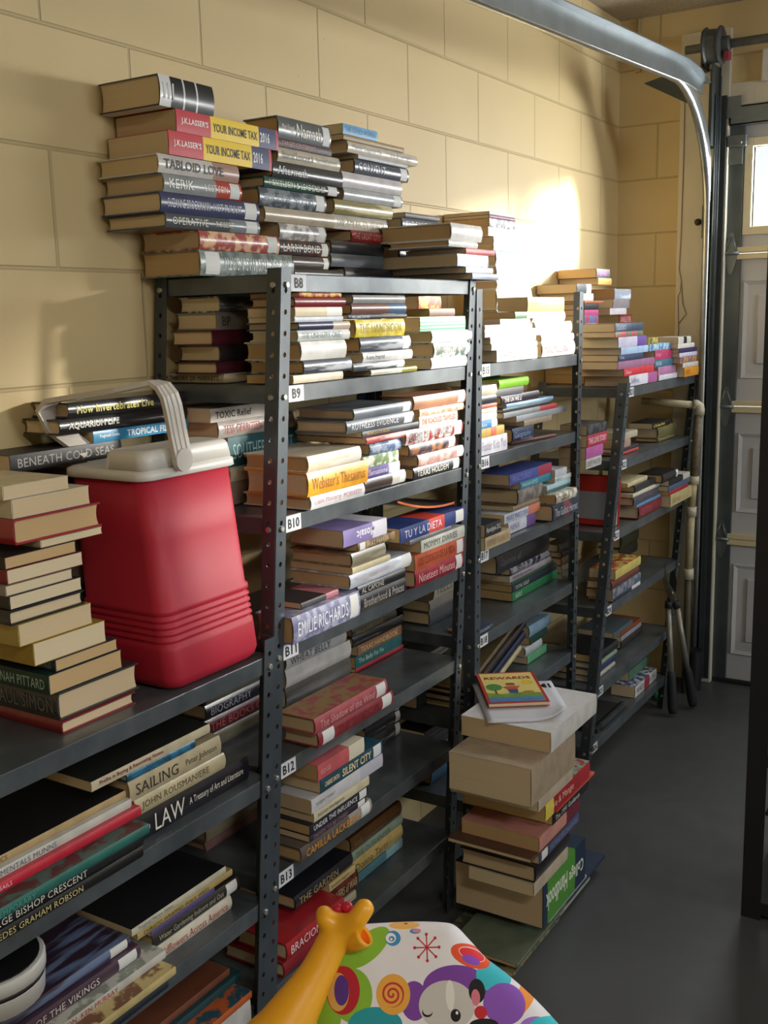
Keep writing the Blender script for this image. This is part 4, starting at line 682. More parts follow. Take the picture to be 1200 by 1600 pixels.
# ------------------------------------------------------------------ racks
STEEL=plain('slate_painted_steel','#4b5258',.38,.3,h2='#3d444a',nscale=9,coat=.15)
SHELF=plain('worn_shelf_steel','#62686b',.34,.35,h2='#4b5155',nscale=14,coat=.2)
BOLT=plain('zinc_bolt','#b9b8ae',.35,.8,.2,60)
TAGM=plain('white_tag','#d5d6da',.6); INK=plain('black_marker','#14141c',.6)
def strip(bm,origin,du,h,w,lean,pitch=.0381,hole=.0045,off=.02):
    """perforated flange: origin bottom corner, du unit dir across, height h; sheared in y by lean"""
    O=Vector(origin); du=Vector(du); n=int((h-off)//pitch)
    def P(a,z): return O+du*a+Vector((0,lean*(z),z))
    cache={}
    def V(a,z):
        k=(round(a,5),round(z,5))
        if k not in cache: cache[k]=bm.verts.new(P(a,z))
        return cache[k]
    z=0
    cuts=[off+i*pitch for i in range(n+1)]
    c=w/2
    if off>0:
        bm.faces.new((V(0,0),V(c,0),V(w,0),V(w,off),V(c,off),V(0,off)))
    for a,b in zip(cuts,cuts[1:]):
        m=(a+b)/2; hh=[V(c+hole*math.cos(PI/4*k),m+hole*1.1*math.sin(PI/4*k)) for k in range(8)]
        oo=[V(w,m),V(w,b),V(c,b),V(0,b),V(0,m),V(0,a),V(c,a),V(w,a)]
        for k in range(8): bm.faces.new((oo[k],oo[(k+1)%8],hh[(k+1)%8],hh[k]))
    zt=cuts[-1]
    if h-zt>.001: bm.faces.new((V(0,zt),V(c,zt),V(w,zt),V(w,h),V(c,h),V(0,h)))
def post(parent,x,y,z0,h,sx,sy,lean,w=.03):
    """L post with corner at (x,y); flanges go sx in x and sy in y"""
    bm=bmesh.new(); strip(bm,(x,y,0),(sx,0,0),h,w,lean); strip(bm,(x,y,0),(0,sy,0),h,w,lean)
    bmesh.ops.remove_doubles(bm,verts=bm.verts,dist=1e-5)
    o=obj('post',bm,STEEL,parent,(0,0,z0)); md=o.modifiers.new('sheet','SOLIDIFY'); md.thickness=.0022; md.offset=0
    return o
def shelf(parent,x0,x1,y0,y1,z,lip=.032,number=None,ty=None):
    bm=bmesh.new(); t=.0012
    box(bm,(x0,y0,z-t),(x1,y1,z)); 
    box(bm,(x1-t,y0,z-lip),(x1,y1,z-t)); box(bm,(x0,y0,z-lip),(x0+t,y1,z-t))
    box(bm,(x0+t,y0,z-lip),(x1-t,y0+t,z-t)); box(bm,(x0+t,y1-t,z-lip),(x1-t,y1,z-t))
    box(bm,(x1-.012,y0+t,z-lip),(x1-t,y1-t,z-lip+t))
    o=obj('shelf',bm,SHELF,parent); md=o.modifiers.new('edge','BEVEL'); md.width=.0008; md.segments=2; md.limit_method='ANGLE'
    if number:
        bm=bmesh.new(); a=ty; b=ty+.047; xx=x1+.0006
        vs=[bm.verts.new(q) for q in ((xx,a,z-.031),(xx,b,z-.031),(xx,b,z-.001),(xx,a,z-.001))]; bm.faces.new(vs)
        put_text(bm,number,lambda p,q:(xx+.0006,p,q),(a+.006,b-.006,z-.016),.019,True,mi=1,center=True,minw=.3)
        tg=obj('number_tag',bm,[TAGM,INK],o); tg['label']='white tag with handwritten '+number
    return o
_bolt=None
def bolt(parent,loc,axis):
    global _bolt
    if _bolt is None:
        bm=bmesh.new(); bmesh.ops.create_cone(bm,cap_ends=True,segments=6,radius1=.0062,radius2=.0058,depth=.005); _bolt=bpy.data.meshes.new('bolt'); 
        bmesh.ops.bevel(bm,geom=[e for e in bm.edges if e.calc_length()<.0065 and e.verts[0].co.z>0 and e.verts[1].co.z>0],offset=.0008,segments=1,affect='EDGES')
        bm.to_mesh(_bolt); bm.free(); _bolt.materials.append(BOLT)
    o=bpy.data.objects.new('bolt',_bolt); COL.objects.link(o); o.parent=parent; o.location=loc
    o.rotation_euler={'x':(0,PI/2,0),'-y':(PI/2,0,0)}[axis]
def rack(label,xf,depth,y0,y1,ztop,zl,lean,numbers,z0=0.0,zref=None):
    root=empty('shelving_rack',((xf-depth/2),(y0+y1)/2,0)); base=Vector(root.location)
    tag(root,label,'shelf rack','dark steel shelving racks along the block wall')
    xr=xf-depth; h=ztop-z0
    ys=lambda z:lean*(z-ztop)      # y shift at height z
    b0=lean*(z0-ztop)
    def rel(o): o.location=Vector(o.location)-base; return o
    for (x,sx) in ((xf,-1),(xr,1)):
        for (y,sy) in ((y0,1),(y1,-1)): rel(post(root,x,y+b0,z0,h,sx,sy,lean))
    for z,nm in zip(zl,numbers):
        s=ys(z-.016)
        ty=y0+s+.034
        rel(shelf(root,xr+.003,xf-.003,y0+s+.003,y1+s-.003,z,number=nm,ty=ty))
        for y in (y0+s+.015,y1+s-.015): bolt(root,Vector((xf+.003,y,z-.02))-base,'x')
        for x in (xf-.015,xr+.015): bolt(root,Vector((x,y0+s-.003,z-.02))-base,'-y')
    return root
rack('dark steel rack holding the red cooler, lower than the others',.325,.305,-.90,-.052,.905,[.873,.645,.41,.18],.10,[None]*4)
rack('tall dark steel rack tagged B8 to B13, right of the cooler',.312,.305,.028,.790,1.565,[1.555,1.355,1.115,.874,.645,.43,.203],.10,['B8','B9','B10','B11','B12','B13',None])
rack('dark steel rack tagged B15 to B18, between the B8 rack and the door-end rack',.308,.300,.800,1.490,1.535,[1.355,1.126,.888,.666,.448,.228],.03,['B15','B16','B17','B18',None,None])
rack('leaning dark steel rack tagged B21 to B26, nearest the garage door',.350,.305,1.765,2.575,1.250,[1.235,1.006,.783,.548,.298,.123],.26,['B21','B22','B23','B24','B25','B26'])
# right foreground rack
def right_rack():
    root=empty('shelving_rack',(1.25,1.15,0)); base=Vector(root.location)
    tag(root,'dark steel rack post and shelves cut off by the right edge','shelf rack')
    BLK=plain('black_painted_steel','#24262a',.5,.2,.2,12)
    for (x,y,sx,sy) in ((.945,.96,1,1),(1.60,.96,-1,1),(.945,1.36,1,-1),(1.60,1.36,-1,-1)):
        bm=bmesh.new(); box(bm,(min(x,x+sx*.045),y-.0015 if sy>0 else y-.0015,0),(max(x,x+sx*.045),y+.0015,1.885)); box(bm,(x-.0015,min(y,y+sy*.035),0),(x+.0015,max(y,y+sy*.035),1.885))
        o=obj('post',bm,BLK,root); o.location=-base
    for z in (.045,.43,.90):
        o=obj('shelf',boxm((.948,.963,z-.035),(1.597,1.357,z),.001),BLK,root); o.location=-base
right_rack()
# pale blue totes on that rack
TB=plain('pale_blue_plastic','#8fa3c4',.4)
def tote(x0,x1,y0,y1,z,h,label,grp='pale blue storage totes'):
    root=empty('storage_tote',((x0+x1)/2,(y0+y1)/2,z)); tag(root,label,'storage box',grp)
    cx,cy=(x0+x1)/2,(y0+y1)/2
    bm=bmesh.new(); a,b=(x1-x0)/2,(y1-y0)/2
    for (s0,zz0,s1,zz1) in ((.84,0,1,h),):
        lo=[bm.verts.new((sx*a*s0,sy*b*s0,0)) for sx,sy in ((-1,-1),(1,-1),(1,1),(-1,1))]; hi=[bm.verts.new((sx*a,sy*b,h)) for sx,sy in ((-1,-1),(1,-1),(1,1),(-1,1))]
        bm.faces.new(lo[::-1])
        for k in range(4): bm.faces.new((lo[k],lo[(k+1)%4],hi[(k+1)%4],hi[k]))
    bmesh.ops.bevel(bm,geom=[e for e in bm.edges if abs(e.verts[0].co.z-e.verts[1].co.z)>.01],offset=.02,segments=4,affect='EDGES')
    o=obj('bin',bm,TB,root); md=o.modifiers.new('w','SOLIDIFY'); md.thickness=.003
    obj('rim',boxm((-a-.006,-b-.006,h-.006),(a+.006,b+.006,h+.006),.005),plain('tote_rim','#23262c',.5),root)
tote(.99,1.5,.99,1.32,.048,.22,'pale blue tote on the bottom shelf at the right edge')
tote(.985,1.42,.99,1.32,.433,.085,'shallow pale blue tote on the middle shelf at the right edge')
# ------------------------------------------------------------------ red cooler
def cooler():
    root=empty('cooler',(.2225,-.195,.8735)); tag(root,'red cooler with white lid and ribbed band, on the low rack','cooler')
    RED=plain('red_plastic','#b81e36',.56,0,.12,6); WH=plain('white_plastic','#d8d4cc',.4,0,.06,8,coat=.1)
    def ring(bm,z,x0,x1,y0,y1,r,n=5):
        v=[]
        for cx,cy,a0 in ((x1-r,y0+r,-90),(x1-r,y1-r,0),(x0+r,y1-r,90),(x0+r,y0+r,180)):
            for i in range(n+1):
                a=math.radians(a0+90*i/n); v.append(bm.verts.new((cx+r*math.cos(a),cy+r*math.sin(a),z)))
        return v
    def loft(bm,R,cap0=True,cap1=True):
        for a,b in zip(R,R[1:]):
            for k in range(len(a)):
                f=bm.faces.new((a[k],a[(k+1)%len(a)],b[(k+1)%len(a)],b[k])); f.smooth=True
        if cap0: bm.faces.new(R[0][::-1])
        if cap1: bm.faces.new(R[-1])
    def dims(z):   # local, from base z=0 to .355
        f=z/.355; return (-.112+.0*f,.0975-.028*f,-.116-.012*f,.118-.020*f)
    bm=bmesh.new(); R=[]
    prof=[(0,-.022),(.004,-.012),(.012,-.004),(.024,0),(.07,0)]
    for i in range(5):
        z=.078+i*.0115; prof+=[(z,0),(z+.003,-.0035),(z+.0055,-.0035),(z+.0085,.0)]
    prof+=[(.14,0),(.143,-.003),(.25,-.003),(.352,-.003)]
    for z,d in prof:
        x0,x1,y0,y1=dims(z); R.append(ring(bm,z,x0-d,x1+d,y0-d,y1+d,.026))
    loft(bm,R); body=obj('body',bm,RED,root)
    bm=bmesh.new(); R=[]
    x0,x1,y0,y1=dims(.355)
    for z,d in ((.352,.002),(.354,.005),(.366,.004),(.369,-.002),(.3695,-.012)):
        R.append(ring(bm,z,x0-d,x1+d,y0-d,y1+d,.026))
    xa=x0+.085
    for z,q in ((.3697,.0),(.392,.003),(.398,.007),(.400,.014)): R.append(ring(bm,z,xa+q,x1+.001-q,y0+.002+q,y1-.002-q,.02))
    loft(bm,R); lid=obj('lid',bm,WH,root)
    # bail handle: flat ribbed strap, two arms and a crossbar
    pz=.383; py=.0; X1=x1+.011; X0=x0-.011
    pz=.372
    path=[(X1+.004,-.052,pz+.012),(X1,-.056,pz+.05),(X1,-.064,pz+.095),(X1-.002,-.068,pz+.113),(X1-.012,-.071,pz+.128),(X1-.028,-.075,pz+.134),(0,-.095,pz+.123),(X0-.02,-.113,pz+.104),(X0-.036,-.115,pz+.09),(X0-.034,-.105,pz+.06),(X0-.004,-.060,pz+.012)]
    prof=[]; Wd=.019; T=.004
    prof=[(-Wd,-T),(Wd,-T),(Wd,T),(.0115,T),(.0105,T-.0022),(.0085,T-.0022),(.0075,T),(-.0,T),(-.001,T-.0022),(-.003,T-.0022),(-.004,T),(-.0105,T),(-.0115,T-.0022),(-.0135,T-.0022),(-.0145,T),(-Wd,T)]
    bm=bmesh.new(); rings=[]
    P=[Vector(p) for p in path]
    for i,p in enumerate(P):
        d=(P[min(i+1,len(P)-1)]-P[max(i-1,0)]).normalized(); s=Vector((0,1,.0)); s=(s-d*s.dot(d)).normalized(); u=d.cross(s).normalized()
        if i in (0,len(P)-1): pass
        rings.append([bm.verts.new(p+s*a-u*b) for a,b in prof])
    n=len(prof)
    for a,b in zip(rings,rings[1:]):
        for k in range(n): bm.faces.new((a[k],a[(k+1)%n],b[(k+1)%n],b[k]))
    bm.faces.new(rings[0][::-1]); bm.faces.new(rings[-1])
    bmesh.ops.recalc_face_normals(bm,faces=bm.faces)
    for X in (X1,):
        bmesh.ops.create_cone(bm,cap_ends=True,segments=24,radius1=Wd,radius2=Wd,depth=.010,matrix=Matrix.Translation((X+(.004 if X>0 else -.003),-.052,pz+.008))@Matrix.Rotation(PI/2,4,'Y'))
    obj('handle',bm,plain('handle_plastic','#cfc8be',.42,0,.05,8),root)
cooler()
# ------------------------------------------------------------------ room shell
WALLC='#d3bc8b'
def wall_mat(name,yoff,zoff,axis='y',c1=WALLC,damp=False):
    m,nt,b=nmat(name); b.inputs['Roughness'].default_value=.55; b.inputs['Specular IOR Level'].default_value=.35
    tc=N(nt,'ShaderNodeTexCoord'); sp=N(nt,'ShaderNodeSeparateXYZ'); nt.links.new(tc.outputs['Object'],sp.inputs[0])
    cb=N(nt,'ShaderNodeCombineXYZ'); h=sp.outputs[1] if axis=='y' else sp.outputs[0]
    nt.links.new(math_(nt,'ADD',h,yoff),cb.inputs[0]); nt.links.new(math_(nt,'ADD',sp.outputs[2],zoff),cb.inputs[1])
    br=N(nt,'ShaderNodeTexBrick'); nt.links.new(cb.outputs[0],br.inputs['Vector'])
    br.inputs['Scale'].default_value=1; br.inputs['Brick Width'].default_value=.4064; br.inputs['Row Height'].default_value=.2032
    br.inputs['Mortar Size'].default_value=.0045; br.inputs['Mortar Smooth'].default_value=.6; br.offset=.5; br.offset_frequency=2
    c=lin(c1); br.inputs['Color1'].default_value=c; br.inputs['Color2'].default_value=c; br.inputs['Mortar'].default_value=tuple(x*.80 for x in c[:3])+(1,)
    nz=N(nt,'ShaderNodeTexNoise'); nz.inputs['Scale'].default_value=2.2; nz.inputs['Detail'].default_value=6; nt.links.new(tc.outputs['Object'],nz.inputs['Vector'])
    n2=N(nt,'ShaderNodeTexNoise'); n2.inputs['Scale'].default_value=260; n2.inputs['Detail'].default_value=3; nt.links.new(tc.outputs['Object'],n2.inputs['Vector'])
    mx=N(nt,'ShaderNodeMix',data_type='RGBA',blend_type='MULTIPLY'); mx.inputs[0].default_value=1
    rp=N(nt,'ShaderNodeMapRange'); rp.inputs['To Min'].default_value=.86; rp.inputs['To Max'].default_value=1.08; nt.links.new(nz.outputs['Fac'],rp.inputs['Value'])
    nt.links.new(br.outputs['Color'],mx.inputs[6]); nt.links.new(rp.outputs[0],mx.inputs[7])
    # small pinholes / specks in the paint
    vo=N(nt,'ShaderNodeTexVoronoi'); vo.inputs['Scale'].default_value=32; nt.links.new(tc.outputs['Object'],vo.inputs['Vector'])
    n3=N(nt,'ShaderNodeTexNoise'); n3.inputs['Scale'].default_value=5; nt.links.new(tc.outputs['Object'],n3.inputs['Vector'])
    sp2=math_(nt,'MULTIPLY',math_(nt,'LESS_THAN',vo.outputs['Distance'],.05),math_(nt,'GREATER_THAN',n3.outputs['Fac'],.55))
    m2=N(nt,'ShaderNodeMix',data_type='RGBA'); nt.links.new(math_(nt,'MULTIPLY',sp2,.55),m2.inputs[0]); nt.links.new(mx.outputs[2],m2.inputs[6]); m2.inputs[7].default_value=lin('#6a4a34')
    nt.links.new(m2.outputs[2],b.inputs['Base Color'])
    hgt=math_(nt,'ADD',math_(nt,'MULTIPLY',br.outputs['Fac'],-1.0),math_(nt,'MULTIPLY',n2.outputs['Fac'],.10))
    bp=N(nt,'ShaderNodeBump'); bp.inputs['Strength'].default_value=.55; bp.inputs['Distance'].default_value=.006; nt.links.new(hgt,bp.inputs['Height']); nt.links.new(bp.outputs[0],b.inputs['Normal'])
    return m
def struct(name,bm,m,parent=None):
    o=obj(name,bm,m,parent)
    if parent is None: o['kind']='structure'
    return o
ZC=2.565; YD=2.63; XR=5.6; YB=-3.6
# rows: joints between z=2.18 and 1.9766 at y=0,.4064...; brick texture odd/even handled by offsets
wl=wall_mat('painted_block_left', .2032*40,-(2.383-.2032*12)+.2032*40)
struct('wall_left',boxm((-.12,YB,0),(0,YD+.2,ZC)),wl)
wf=wall_mat('painted_block_far',.05+.2032*40,-(2.383-.2032*12)+.2032*40,'x')
DX0,DX1,DZ=.415,3.55,2.20
bm=bmesh.new(); box(bm,(0,YD,0),(.29,YD+.2,ZC)); box(bm,(.29,YD,2.285),(DX1,YD+.2,ZC)); box(bm,(DX1,YD,0),(XR,YD+.2,ZC)); 
struct('wall_far',bm,wf)
struct('wall_right',boxm((XR,YB,0),(XR+.1,YD+.2,ZC)),wf)
struct('wall_back',boxm((-.12,YB-.1,0),(XR+.1,YB,ZC)),wf)
struct('ceiling',boxm((-.12,YB-.1,ZC),(XR+.1,YD+.2,ZC+.1)),plain('popcorn_ceiling','#b8ae9c',.9,0,.25,90,bump=.9))
def floor_mat():
    m,nt,b=nmat('painted_concrete'); tc=N(nt,'ShaderNodeTexCoord')
    nz=N(nt,'ShaderNodeTexNoise'); nz.inputs['Scale'].default_value=1.6; nz.inputs['Detail'].default_value=8; nt.links.new(tc.outputs['Object'],nz.inputs['Vector'])
    cr=N(nt,'ShaderNodeValToRGB'); nt.links.new(nz.outputs['Fac'],cr.inputs[0])
    cr.color_ramp.elements[0].position=.35; cr.color_ramp.elements[0].color=lin('#414243'); cr.color_ramp.elements[1].position=.7; cr.color_ramp.elements[1].color=lin('#505150')
    nt.links.new(cr.outputs[0],b.inputs['Base Color'])
    n2=N(nt,'ShaderNodeTexNoise'); n2.inputs['Scale'].default_value=14; n2.inputs['Detail'].default_value=6; nt.links.new(tc.outputs['Object'],n2.inputs['Vector'])
    rp=N(nt,'ShaderNodeMapRange'); rp.inputs['To Min'].default_value=.3; rp.inputs['To Max'].default_value=.55; nt.links.new(n2.outputs['Fac'],rp.inputs['Value']); nt.links.new(rp.outputs[0],b.inputs['Roughness'])
    bp=N(nt,'ShaderNodeBump'); bp.inputs['Strength'].default_value=.15; bp.inputs['Distance'].default_value=.004; nt.links.new(n2.outputs['Fac'],bp.inputs['Height']); nt.links.new(bp.outputs[0],b.inputs['Normal'])
    return m
struct('floor',boxm((-.12,YB-.1,-.1),(XR+.1,YD+.25,0)),floor_mat())
CREAM=plain('cream_trim_paint','#d5cdb8',.6,0,.12,6)
# jamb board and header
struct('trim_1',boxm((.245,YD-.03,0),(.425,YD,2.475),.002),CREAM)
struct('trim_2',boxm((.425,YD-.012,2.205),(DX1,YD,2.285),.002),CREAM)
bm=bmesh.new(); box(bm,(.29,YD,0),(DX0-.0,YD+.2,2.285)); struct('trim_3',bm,CREAM)
struct('trim_4',boxm((DX0,YD+.07,DZ),(DX1,YD+.2,2.285)),CREAM)
# paint-drip crack on the jamb
bm=bmesh.new(); y=YD-.0315
for pts in ([(.262,2.40),(.264,2.05),(.262,1.75),(.258,1.63),(.268,1.585),(.264,1.545),(.256,1.53),(.262,1.40),(.252,1.22)],[(.268,1.585),(.275,1.50),(.290,1.462),(.272,1.44),(.262,1.425)]):
    tube(bm,[(a,y,b) for a,b in pts],.0022,6)
struct('trim_5',bm,plain('brown_caulk_line','#a38a74',.9))
# ------------------------------------------------------------------ garage door
WIN=[(.51+.61*i,1.02+.61*i) for i in range(5)]
def garage_door():
    root=empty('garage_door',(2.8,YD+.03,0)); base=Vector(root.location); tag(root,'white panelled sectional garage door with steel end stiles and windows','garage door')
    W=plain('white_door_steel','#c3c4c4',.5,0,.06,5); 
    def add(n,bm,m,par=root):
        o=obj(n,bm,m,par)
        if par is root: o.location=-base
        return o
    joints=[.015,.59,1.108,1.68,DZ-.005]
    yf=YD+.0; yb=YD+.045
    for i,(a,b) in enumerate(zip(joints,joints[1:])):
        bm=bmesh.new(); top=(i==3)
        if not top:
            box(bm,(DX0,yf+.012,a+.002),(DX1,yb,b-.002))
        else:
            z0,z1=1.775,2.06
            box(bm,(DX0,yf+.012,a+.002),(DX1,yb,z0)); box(bm,(DX0,yf+.012,z1),(DX1,yb,b-.002))
            xs=[DX0]+[q for w in WIN for q in w]+[DX1]
            for x0,x1 in zip(xs[::2],xs[1::2]): box(bm,(x0,yf+.012,z0),(x1,yb,z1))
        if not top:
            # embossed raised panels
            for k in range(5):
                x0=.49+k*.61; x1=x0+.50; z0=a+.105; z1=b-.10
                R=[]
                for d,yy in ((0,.012),(.004,.004),(.018,.012),(.055,.012),(.06,.003)):
                    R.append([bm.verts.new(q) for q in ((x0+d,yf+yy-.0003,z0+d),(x1-d,yf+yy-.0003,z0+d),(x1-d,yf+yy-.0003,z1-d),(x0+d,yf+yy-.0003,z1-d))])
                for p,q in zip(R,R[1:]):
                    for j in range(4): bm.faces.new((p[j],p[(j+1)%4],q[(j+1)%4],q[j]))
                bm.faces.new(R[-1])
            bmesh.ops.recalc_face_normals(bm,faces=bm.faces)
        sec=add('door_section',bm,W)
        # cream meeting rails
        if i<3: add('meeting_rail',boxm((.455,yf-.006,b+.003),(DX1,yf+.012,b+.022),.001),plain('cream_rail','#d8c9a0',.5)); add('meeting_rail',boxm((.455,yf-.006,b-.022),(DX1,yf+.012,b-.002),.001),plain('cream_rail','#d8c9a0',.5))
    for x0,x1 in WIN:
        bm=bmesh.new(); z0,z1=1.775,2.06; f=.028
        for a,b in (((x0-.03,yf,z0-.03),(x0+.0,yb,z1+.03)),((x1,yf,z0-.03),(x1+.03,yb,z1+.03)),((x0,yf,z0-.03),(x1,yb,z0)),((x0,yf,z1),(x1,yb,z1+.03))): box(bm,a,b,0,.002)
        w=add('window_frame',bm,plain('cream_window_frame','#d9cfae',.5))
        g=N; m=_M.get('glass')
        if not m:
            m,nt,b=nmat('window_glass'); nt.nodes.remove(b); out=nt.nodes['Material Output']; tr=N(nt,'ShaderNodeBsdfTransparent'); gl=N(nt,'ShaderNodeBsdfGlossy'); gl.inputs['Roughness'].default_value=.05
            ms=N(nt,'ShaderNodeMixShader'); ms.inputs[0].default_value=.06; nt.links.new(tr.outputs[0],ms.inputs[1]); nt.links.new(gl.outputs[0],ms.inputs[2]); nt.links.new(ms.outputs[0],out.inputs['Surface']); _M['glass']=m
        obj('pane',boxm((x0,yf+.02,z0),(x1,yf+.024,z1)),m,w)
    # steel end stile
    ST=plain('galvanised_stile','#5d6668',.42,.55,.25,10)
    bm=bmesh.new()
    for i,(a,b) in enumerate(zip(joints,joints[1:])): box(bm,(DX0+.0,yf-.004,a+.003),(DX0+.063,yf+.012,b-.003),0,.001)
    add('end_stile',bm,ST)
    HG=plain('galvanised_hinge','#7a8284',.4,.7,.2,30)
    for z in joints[1:4]:
        bm=bmesh.new()
        # hinge leaves: truncated triangles above and below the joint, barrel and roller arm
        for s in (1,-1):
            vs=[bm.verts.new((DX0+a,yf-.006,z+s*b)) for a,b in ((.008,.006),(.052,.006),(.052,.02),(.036,.075),(.024,.075),(.008,.02))]
            f=bm.faces.new(vs if s<0 else vs[::-1]); r=bmesh.ops.extrude_face_region(bm,geom=[f]); bmesh.ops.translate(bm,vec=(0,-.003,0),verts=[v for v in r['geom'] if isinstance(v,bmesh.types.BMVert)])
        tube(bm,[(DX0-.01,yf-.014,z),(DX0+.06,yf-.014,z)],.007,10)
        tube(bm,[(DX0+.01,yf-.012,z+.004),(DX0+.026,yf-.012,z+.06)],.003,6); tube(bm,[(DX0+.05,yf-.012,z+.004),(DX0+.034,yf-.012,z+.06)],.003,6)
        bmesh.ops.recalc_face_normals(bm,faces=bm.faces)
        h=add('hinge',bm,HG)
        bm=bmesh.new(); tube(bm,[(DX0-.028,yf-.02,z),(DX0-.012,yf-.02,z)],.018,18); obj('roller',bm,plain('black_roller','#202224',.5),h)
    # top bracket
    bm=bmesh.new(); box(bm,(DX0+.002,yf-.03,2.06),(DX0+.075,yf-.004,2.10),0,.002); box(bm,(DX0+.01,yf-.012,2.0),(DX0+.06,yf-.004,2.06),0,.001); tube(bm,[(DX0+.055,yf-.04,2.075),(DX0+.055,yf-.004,2.075)],.008,8)
    add('top_bracket',bm,HG)
    # stiffening strut
    bm=bmesh.new(); box(bm,(DX0+.02,yf-.035,2.135),(DX1,yf-.031,2.20)); box(bm,(DX0+.02,yf-.035,2.196),(DX1,yf+.008,2.20)); box(bm,(DX0+.02,yf-.035,2.135),(DX1,yf+.008,2.139)); box(bm,(DX0+.0,yf-.038,2.16),(DX0+.055,yf-.03,2.235),0,.001)
    add('stiffening_strut',bm,plain('galvanised_strut','#8a9294',.35,.75,.2,12))
    add('bottom_seal',boxm((DX0-.01,yf-.004,0.0),(DX1,yb,.015),.001),plain('black_rubber','#17181a',.8))
garage_door()
# window glow side: bright exterior ground outside the panes comes from the sky
# door track: vertical angle, curve and horizontal rail
def door_track():
    root=empty('door_track',(.38,2.56,0)); base=Vector(root.location); tag(root,'galvanised garage door track curving from jamb up along the wall','door track')
    G=plain('galvanised_steel','#a9adad',.28,.85,.2,18); DG=plain('dark_galvanised','#4c5354',.4,.6,.2,14)
    xt=.372
    # centreline
    pts=[(xt,2.565,0.03),(xt,2.565,.6),(xt,2.565,1.2),(xt,2.565,1.78)]
    import math as mm
    R=.46; zc=1.80; yc=2.565-R; slope=.045
    for i in range(1,13):
        a=PI/2*i/12*.97; pts.append((xt,yc+R*mm.cos(a),zc+R*mm.sin(a)*.98))
    y_e,z_e=pts[-1][1],pts[-1][2]
    for d in (.3,.8,1.3,1.9,2.6): pts.append((xt,y_e-d,z_e-d*slope*1.25+0.0))
    # profile: rounded J channel (a = side, b = normal)
    pr=[(-.012,-.026),(-.008,-.03),(.0,-.031),(.010,-.027),(.013,-.02),(.013,.02),(.010,.027),(.0,.031),(-.008,.029),(-.012,.02)]
    bm=bmesh.new(); P=[Vector(p) for p in pts]; rings=[]
    for i,p in enumerate(P):
        d=(P[min(i+1,len(P)-1)]-P[max(i-1,0)]).normalized(); s=Vector((1,0,0)); u=s.cross(d).normalized()
        rings.append([bm.verts.new(p+s*a+u*b) for a,b in pr])
    for a,b in zip(rings,rings[1:]):
        for k in range(len(pr)-1):
            f=bm.faces.new((a[k],a[k+1],b[k+1],b[k])); f.smooth=True
    o=obj('track',bm,G,root); o.location=-base; md=o.modifiers.new('s','SOLIDIFY'); md.thickness=.002
    # horizontal mounting angle welded outside of the rail
    bm=bmesh.new(); y0,z0=y_e+.12,z_e+.02
    def hz(y): return z_e-(y_e-y)*slope*1.25
    V=[]
    for y,lo,hi in ((y_e-2.6,-.03,.036),(y_e-.6,-.03,.036),(y_e,-.03,.034),(y_e+.14,-.036,.020),(y_e+.26,-.050,-.012)):
        V.append([bm.verts.new((xt+a,y,hz(y)+b)) for a,b in ((.015,lo),(.018,lo),(.018,hi-.003),(.044,hi-.003),(.044,hi),(.015,hi))])
    for a,b in zip(V,V[1:]):
        for k in range(6): bm.faces.new((a[k],a[(k+1)%6],b[(k+1)%6],b[k]))
    bm.faces.new(V[0][::-1]); bm.faces.new(V[-1])
    o=obj('mounting_angle',bm,plain('galvanised_angle','#7d8486',.38,.8,.25,10),root); o.location=-base
    # vertical jamb angle
    bm=bmesh.new(); box(bm,(.352,YD-.034,.02),(.356,YD-.005,2.30)); box(bm,(.392,2.535,.02),(.396,YD-.003,2.24)); box(bm,(.396,2.585,.02),(.421,2.589,2.24)); box(bm,(.404,2.55,.03),(.408,2.56,2.30))
    o=obj('jamb_angle',bm,DG,root); o.location=-base
    # flag bracket and gusset
    bm=bmesh.new(); box(bm,(.386,2.50,2.06),(.390,YD-.004,2.34)); box(bm,(.356,YD-.036,2.06),(.392,YD-.032,2.34))
    bmesh.ops.recalc_face_normals(bm,faces=bm.faces)
    o=obj('flag_bracket',bm,DG,root); o.location=-base
    o=obj('splice_plate',boxm((.34,YD-.037,1.74),(.352,YD-.031,1.86)),DG,root); o.location=-base
    bm=bmesh.new(); a=[(.195,2.33,2.268),(.262,2.33,2.282),(.355,2.33,2.225),(.365,2.33,2.175)]
    v=[bm.verts.new(q) for q in a]; f=bm.faces.new(v); r=bmesh.ops.extrude_face_region(bm,geom=[f]); bmesh.ops.translate(bm,vec=(0,.03,0),verts=[q for q in r['geom'] if isinstance(q,bmesh.types.BMVert)])
    o=obj('brace',bm,DG,root); o.location=-base
    bm=bmesh.new(); bmesh.ops.create_uvsphere(bm,u_segments=12,v_segments=6,radius=.013,matrix=Matrix.Translation((.325,YD-.035,1.80)))
    o=obj('lag_bolt',bm,plain('rusty_bolt','#4a423c',.6,.5),root); o.location=-base
door_track()
